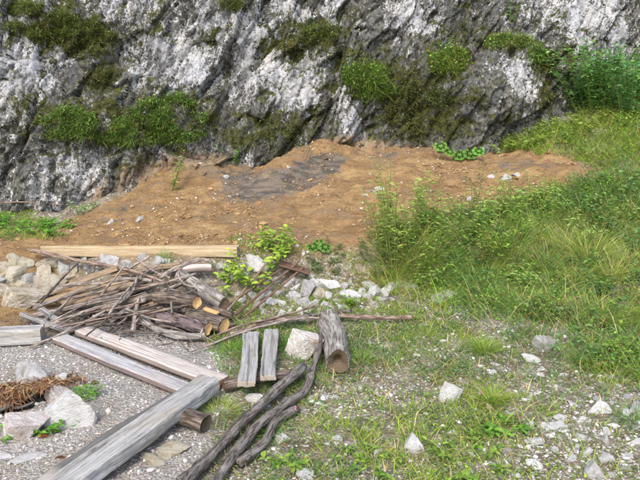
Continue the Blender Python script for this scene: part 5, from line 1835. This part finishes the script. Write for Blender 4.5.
# long single stalks leaning over the slope
for k, (px, py, L_, lx, lb) in enumerate([(497, 340, .40, -.35, "long bare straw stalk leaning left over the middle slope"), (522, 428, .30, -.45, "long bare straw stalk leaning over the thin grass"),
                                          (545, 452, .36, -.3, "long bare straw stalk near the stony patch"), (580, 335, .45, -.25, "long bare straw stalk with a seed head on the right slope"),
                                          (515, 470, .34, -.4, "long bare straw stalk rising from the bottom edge")]):
    b0 = on(px, py)
    tip = b0 + np.array([lx * L_, .02, L_ * .9])
    A = Acc()
    path = catmull([b0, (b0 + tip) / 2 + np.array([.01, 0, .02]), tip], 10)
    loft(A, path, circle(5, 1.0)[None] * np.linspace(.0028, .0012, 10)[:, None, None])
    A.tint = [np.broadcast_to(np.array((.36, .29, .15)), t.shape) for t in A.tint]
    root = thing("dry_stalk", lb, "stalk", b0)
    link("stem", A.mesh("stem", M['dry'], origin=b0), root)
    B = Acc()
    kk = 14
    leaves(B, path[-1] - np.linspace(0, .03, kk)[:, None] * np.array([lx, 0, .9]), unit(RNG.normal(0, .6, (kk, 3)) + np.array([0, 0, .8])), np.full(kk, .014), np.full(kk, .005), pick_tint(kk, STRAW, .15))
    link("seed_head", B.mesh("seed_head", M['dry'], origin=b0, smooth_=False), root)['kind'] = 'stuff'

# ---- pink flowers
for px, py, lb in [(477, 409, "single pink flower beside the fountain shaped grass tuft"), (458, 222, "pink flower high on the slope below the dark weed stalk"), (467, 260, "pink flower in the middle of the slope"), (530, 268, "pale pink flower right of the middle of the slope"), (540, 250, "cream flower near the upper edge of the slope"),
                   (293, 425, "pink clover flower by the short dark branch"), (337, 330, "pink flower before the top of the hollow log")]:
    b0 = on(px, py)
    root = thing("flower", lb, "flower", b0)
    A = Acc()
    tip = b0 + np.array([.01, -.01, .10])
    loft(A, catmull([b0, b0 + np.array([.012, 0, .05]), tip], 6), circle(4, .0016)[None].repeat(6, 0), caps=(False, False))
    A.tint = [np.broadcast_to(np.array((.10, .14, .04)), t.shape) for t in A.tint]
    link("stem", A.mesh("stem", M['plant'], origin=b0), root)
    B = Acc()
    k = 16
    leaves(B, np.repeat(tip[None], k, 0), unit(RNG.normal(0, 1, (k, 3)) + np.array([0, 0, .7])), np.full(k, .013), np.full(k, .006), pick_tint(k, [(.62, .50, .28)] if 'cream' in lb else [(.50, .24, .38), (.55, .32, .45)], .1))
    link("petals", B.mesh("petals", M['plant'], origin=b0, smooth_=False), root)['kind'] = 'stuff'

# ---- fire ring: brown withered spruce twigs and charred sticks
def withered(pix, label, nsp, seed):
    pts = np.array([on(*p) for p in pix])
    root = thing("withered_branch", label, "branch", pts[0])
    A = Acc()
    path, rad = stick_geo(A, pts, .006, .003, n=20, m=6, wob=.01, seed=seed)
    link("stem", A.mesh("stem", M['bark_brown'], origin=pts[0]), root)
    B = Acc()
    rng = np.random.default_rng(seed)
    n = nsp
    g_ = rng.integers(0, 20, n)
    c = path[g_] + rng.normal(0, .012, (n, 3)) * np.array([1, 1, .6]) + np.array([0, 0, .004])
    D = unit(rng.normal(0, .8, (n, 3)) + np.array([0, -.3, .15]))
    L = .014 + .03 * rng.random(n)
    blades(B, c, D, L, .006 + .006 * rng.random(n), pick_tint(n, [(.22, .12, .06), (.28, .17, .09), (.15, .08, .045), (.33, .22, .13)], .2, rng), 1.0, 3, rng)
    o = link("needles", B.mesh("needles", M['dry'], origin=pts[0], smooth_=False), root)
    o['kind'] = 'stuff'


withered([(-20, 398, .05), (12, 392, .08), (40, 388, .09), (66, 382, .07)], "longest brown withered branch lying across the fire ring", 620, 5)
withered([(-10, 388, .06), (10, 385, .08), (34, 384, .07), (52, 378, .05)], "brown withered branch at the back of the fire ring", 420, 6)
withered([(-10, 408, .04), (8, 402, .06), (22, 398, .05)], "short brown withered branch over the dark fire pit", 260, 7)
withered([(60, 382, .04), (72, 378, .03), (84, 380, .02)], "tip of brown withered twigs right of the fire ring", 110, 8)
stick([(-10, 414, .03), (10, 405, .05), (30, 392, .06)], 4, "charred black stick inside the fire ring", 'bark_dark')
stick([(-5, 402, .03), (16, 408, .03), (34, 402, .04)], 3.4, "second charred stick crossing inside the fire ring", 'bark_dark')
A = Acc()
b0 = on(8, 408)
th = np.linspace(0, 6.283, 30, endpoint=False)
rings = []
for f in (0, .35, .7, 1.0):
    rr = f * (1 + .15 * np.sin(th * 3) + .08 * np.sin(th * 7))
    x_, y_ = b0[0] - .02 + np.cos(th) * .20 * rr, b0[1] + .08 + np.sin(th) * .14 * rr
    rings.append(np.stack([x_, y_, height(x_, y_) + .012 * (1 - f) + .003], 1))
V = np.concatenate(rings)
i0 = np.arange(30)
q = np.concatenate([np.stack([k * 30 + i0, k * 30 + (i0 + 1) % 30, (k + 1) * 30 + (i0 + 1) % 30, (k + 1) * 30 + i0], 1) for k in range(3)])
A.add(V, q=q)
bm_ = NB("black_ash", .95, .1)
bm_.color(bm_.mix(bm_.ramp(bm_.noise(bm_.obj(), 40, 5), .4, .7), (.012, .011, .010), (.06, .055, .05)))
tag(link("ash", A.mesh("ash", bm_.m)), "black ash and charred ground in the fire ring", "ash", kind="stuff")

# ---- a few dead leaves
for px, py, lb, c in [(37, 438, "orange dead leaf on gravel before the fire ring", (.50, .16, .05)), (66, 349, "orange dead leaf near the head of the grey plank", (.48, .20, .07)), (54, 459, "small brown dead leaf below the fire ring", (.24, .12, .07)), (90, 384, "small dark dead leaf right of the fire ring", (.12, .06, .045))]:
    b0 = on(px, py, .008)
    A = Acc()
    leaves(A, b0[None], unit(np.array([[.8, .4, .1]])), np.array([.055]), np.array([.032]), np.array([c]))
    tag(link("dead_leaf", A.mesh("dead_leaf", M['dry'], origin=b0), loc=b0), lb, "leaf")

# ---- rope / root line on the cliff foot at the left
bp = [on_cliff(-30, 203), on_cliff(20, 203.5), on_cliff(60, 202.5)]
A = Acc()
pts = [p + n_ * .03 for p, n_ in bp]
stick_geo(A, pts, .008, .004, m=6, wob=.01, seed=77)
tag(link("branch", A.mesh("branch", M['bark_red'], origin=pts[0]), loc=pts[0]), "thin reddish twig lying along the cliff foot at the left edge", "branch")
print("triangles", sum(len(p.vertices) - 2 for o in bpy.data.objects if o.type == 'MESH' for p in o.data.polygons) if False else "")
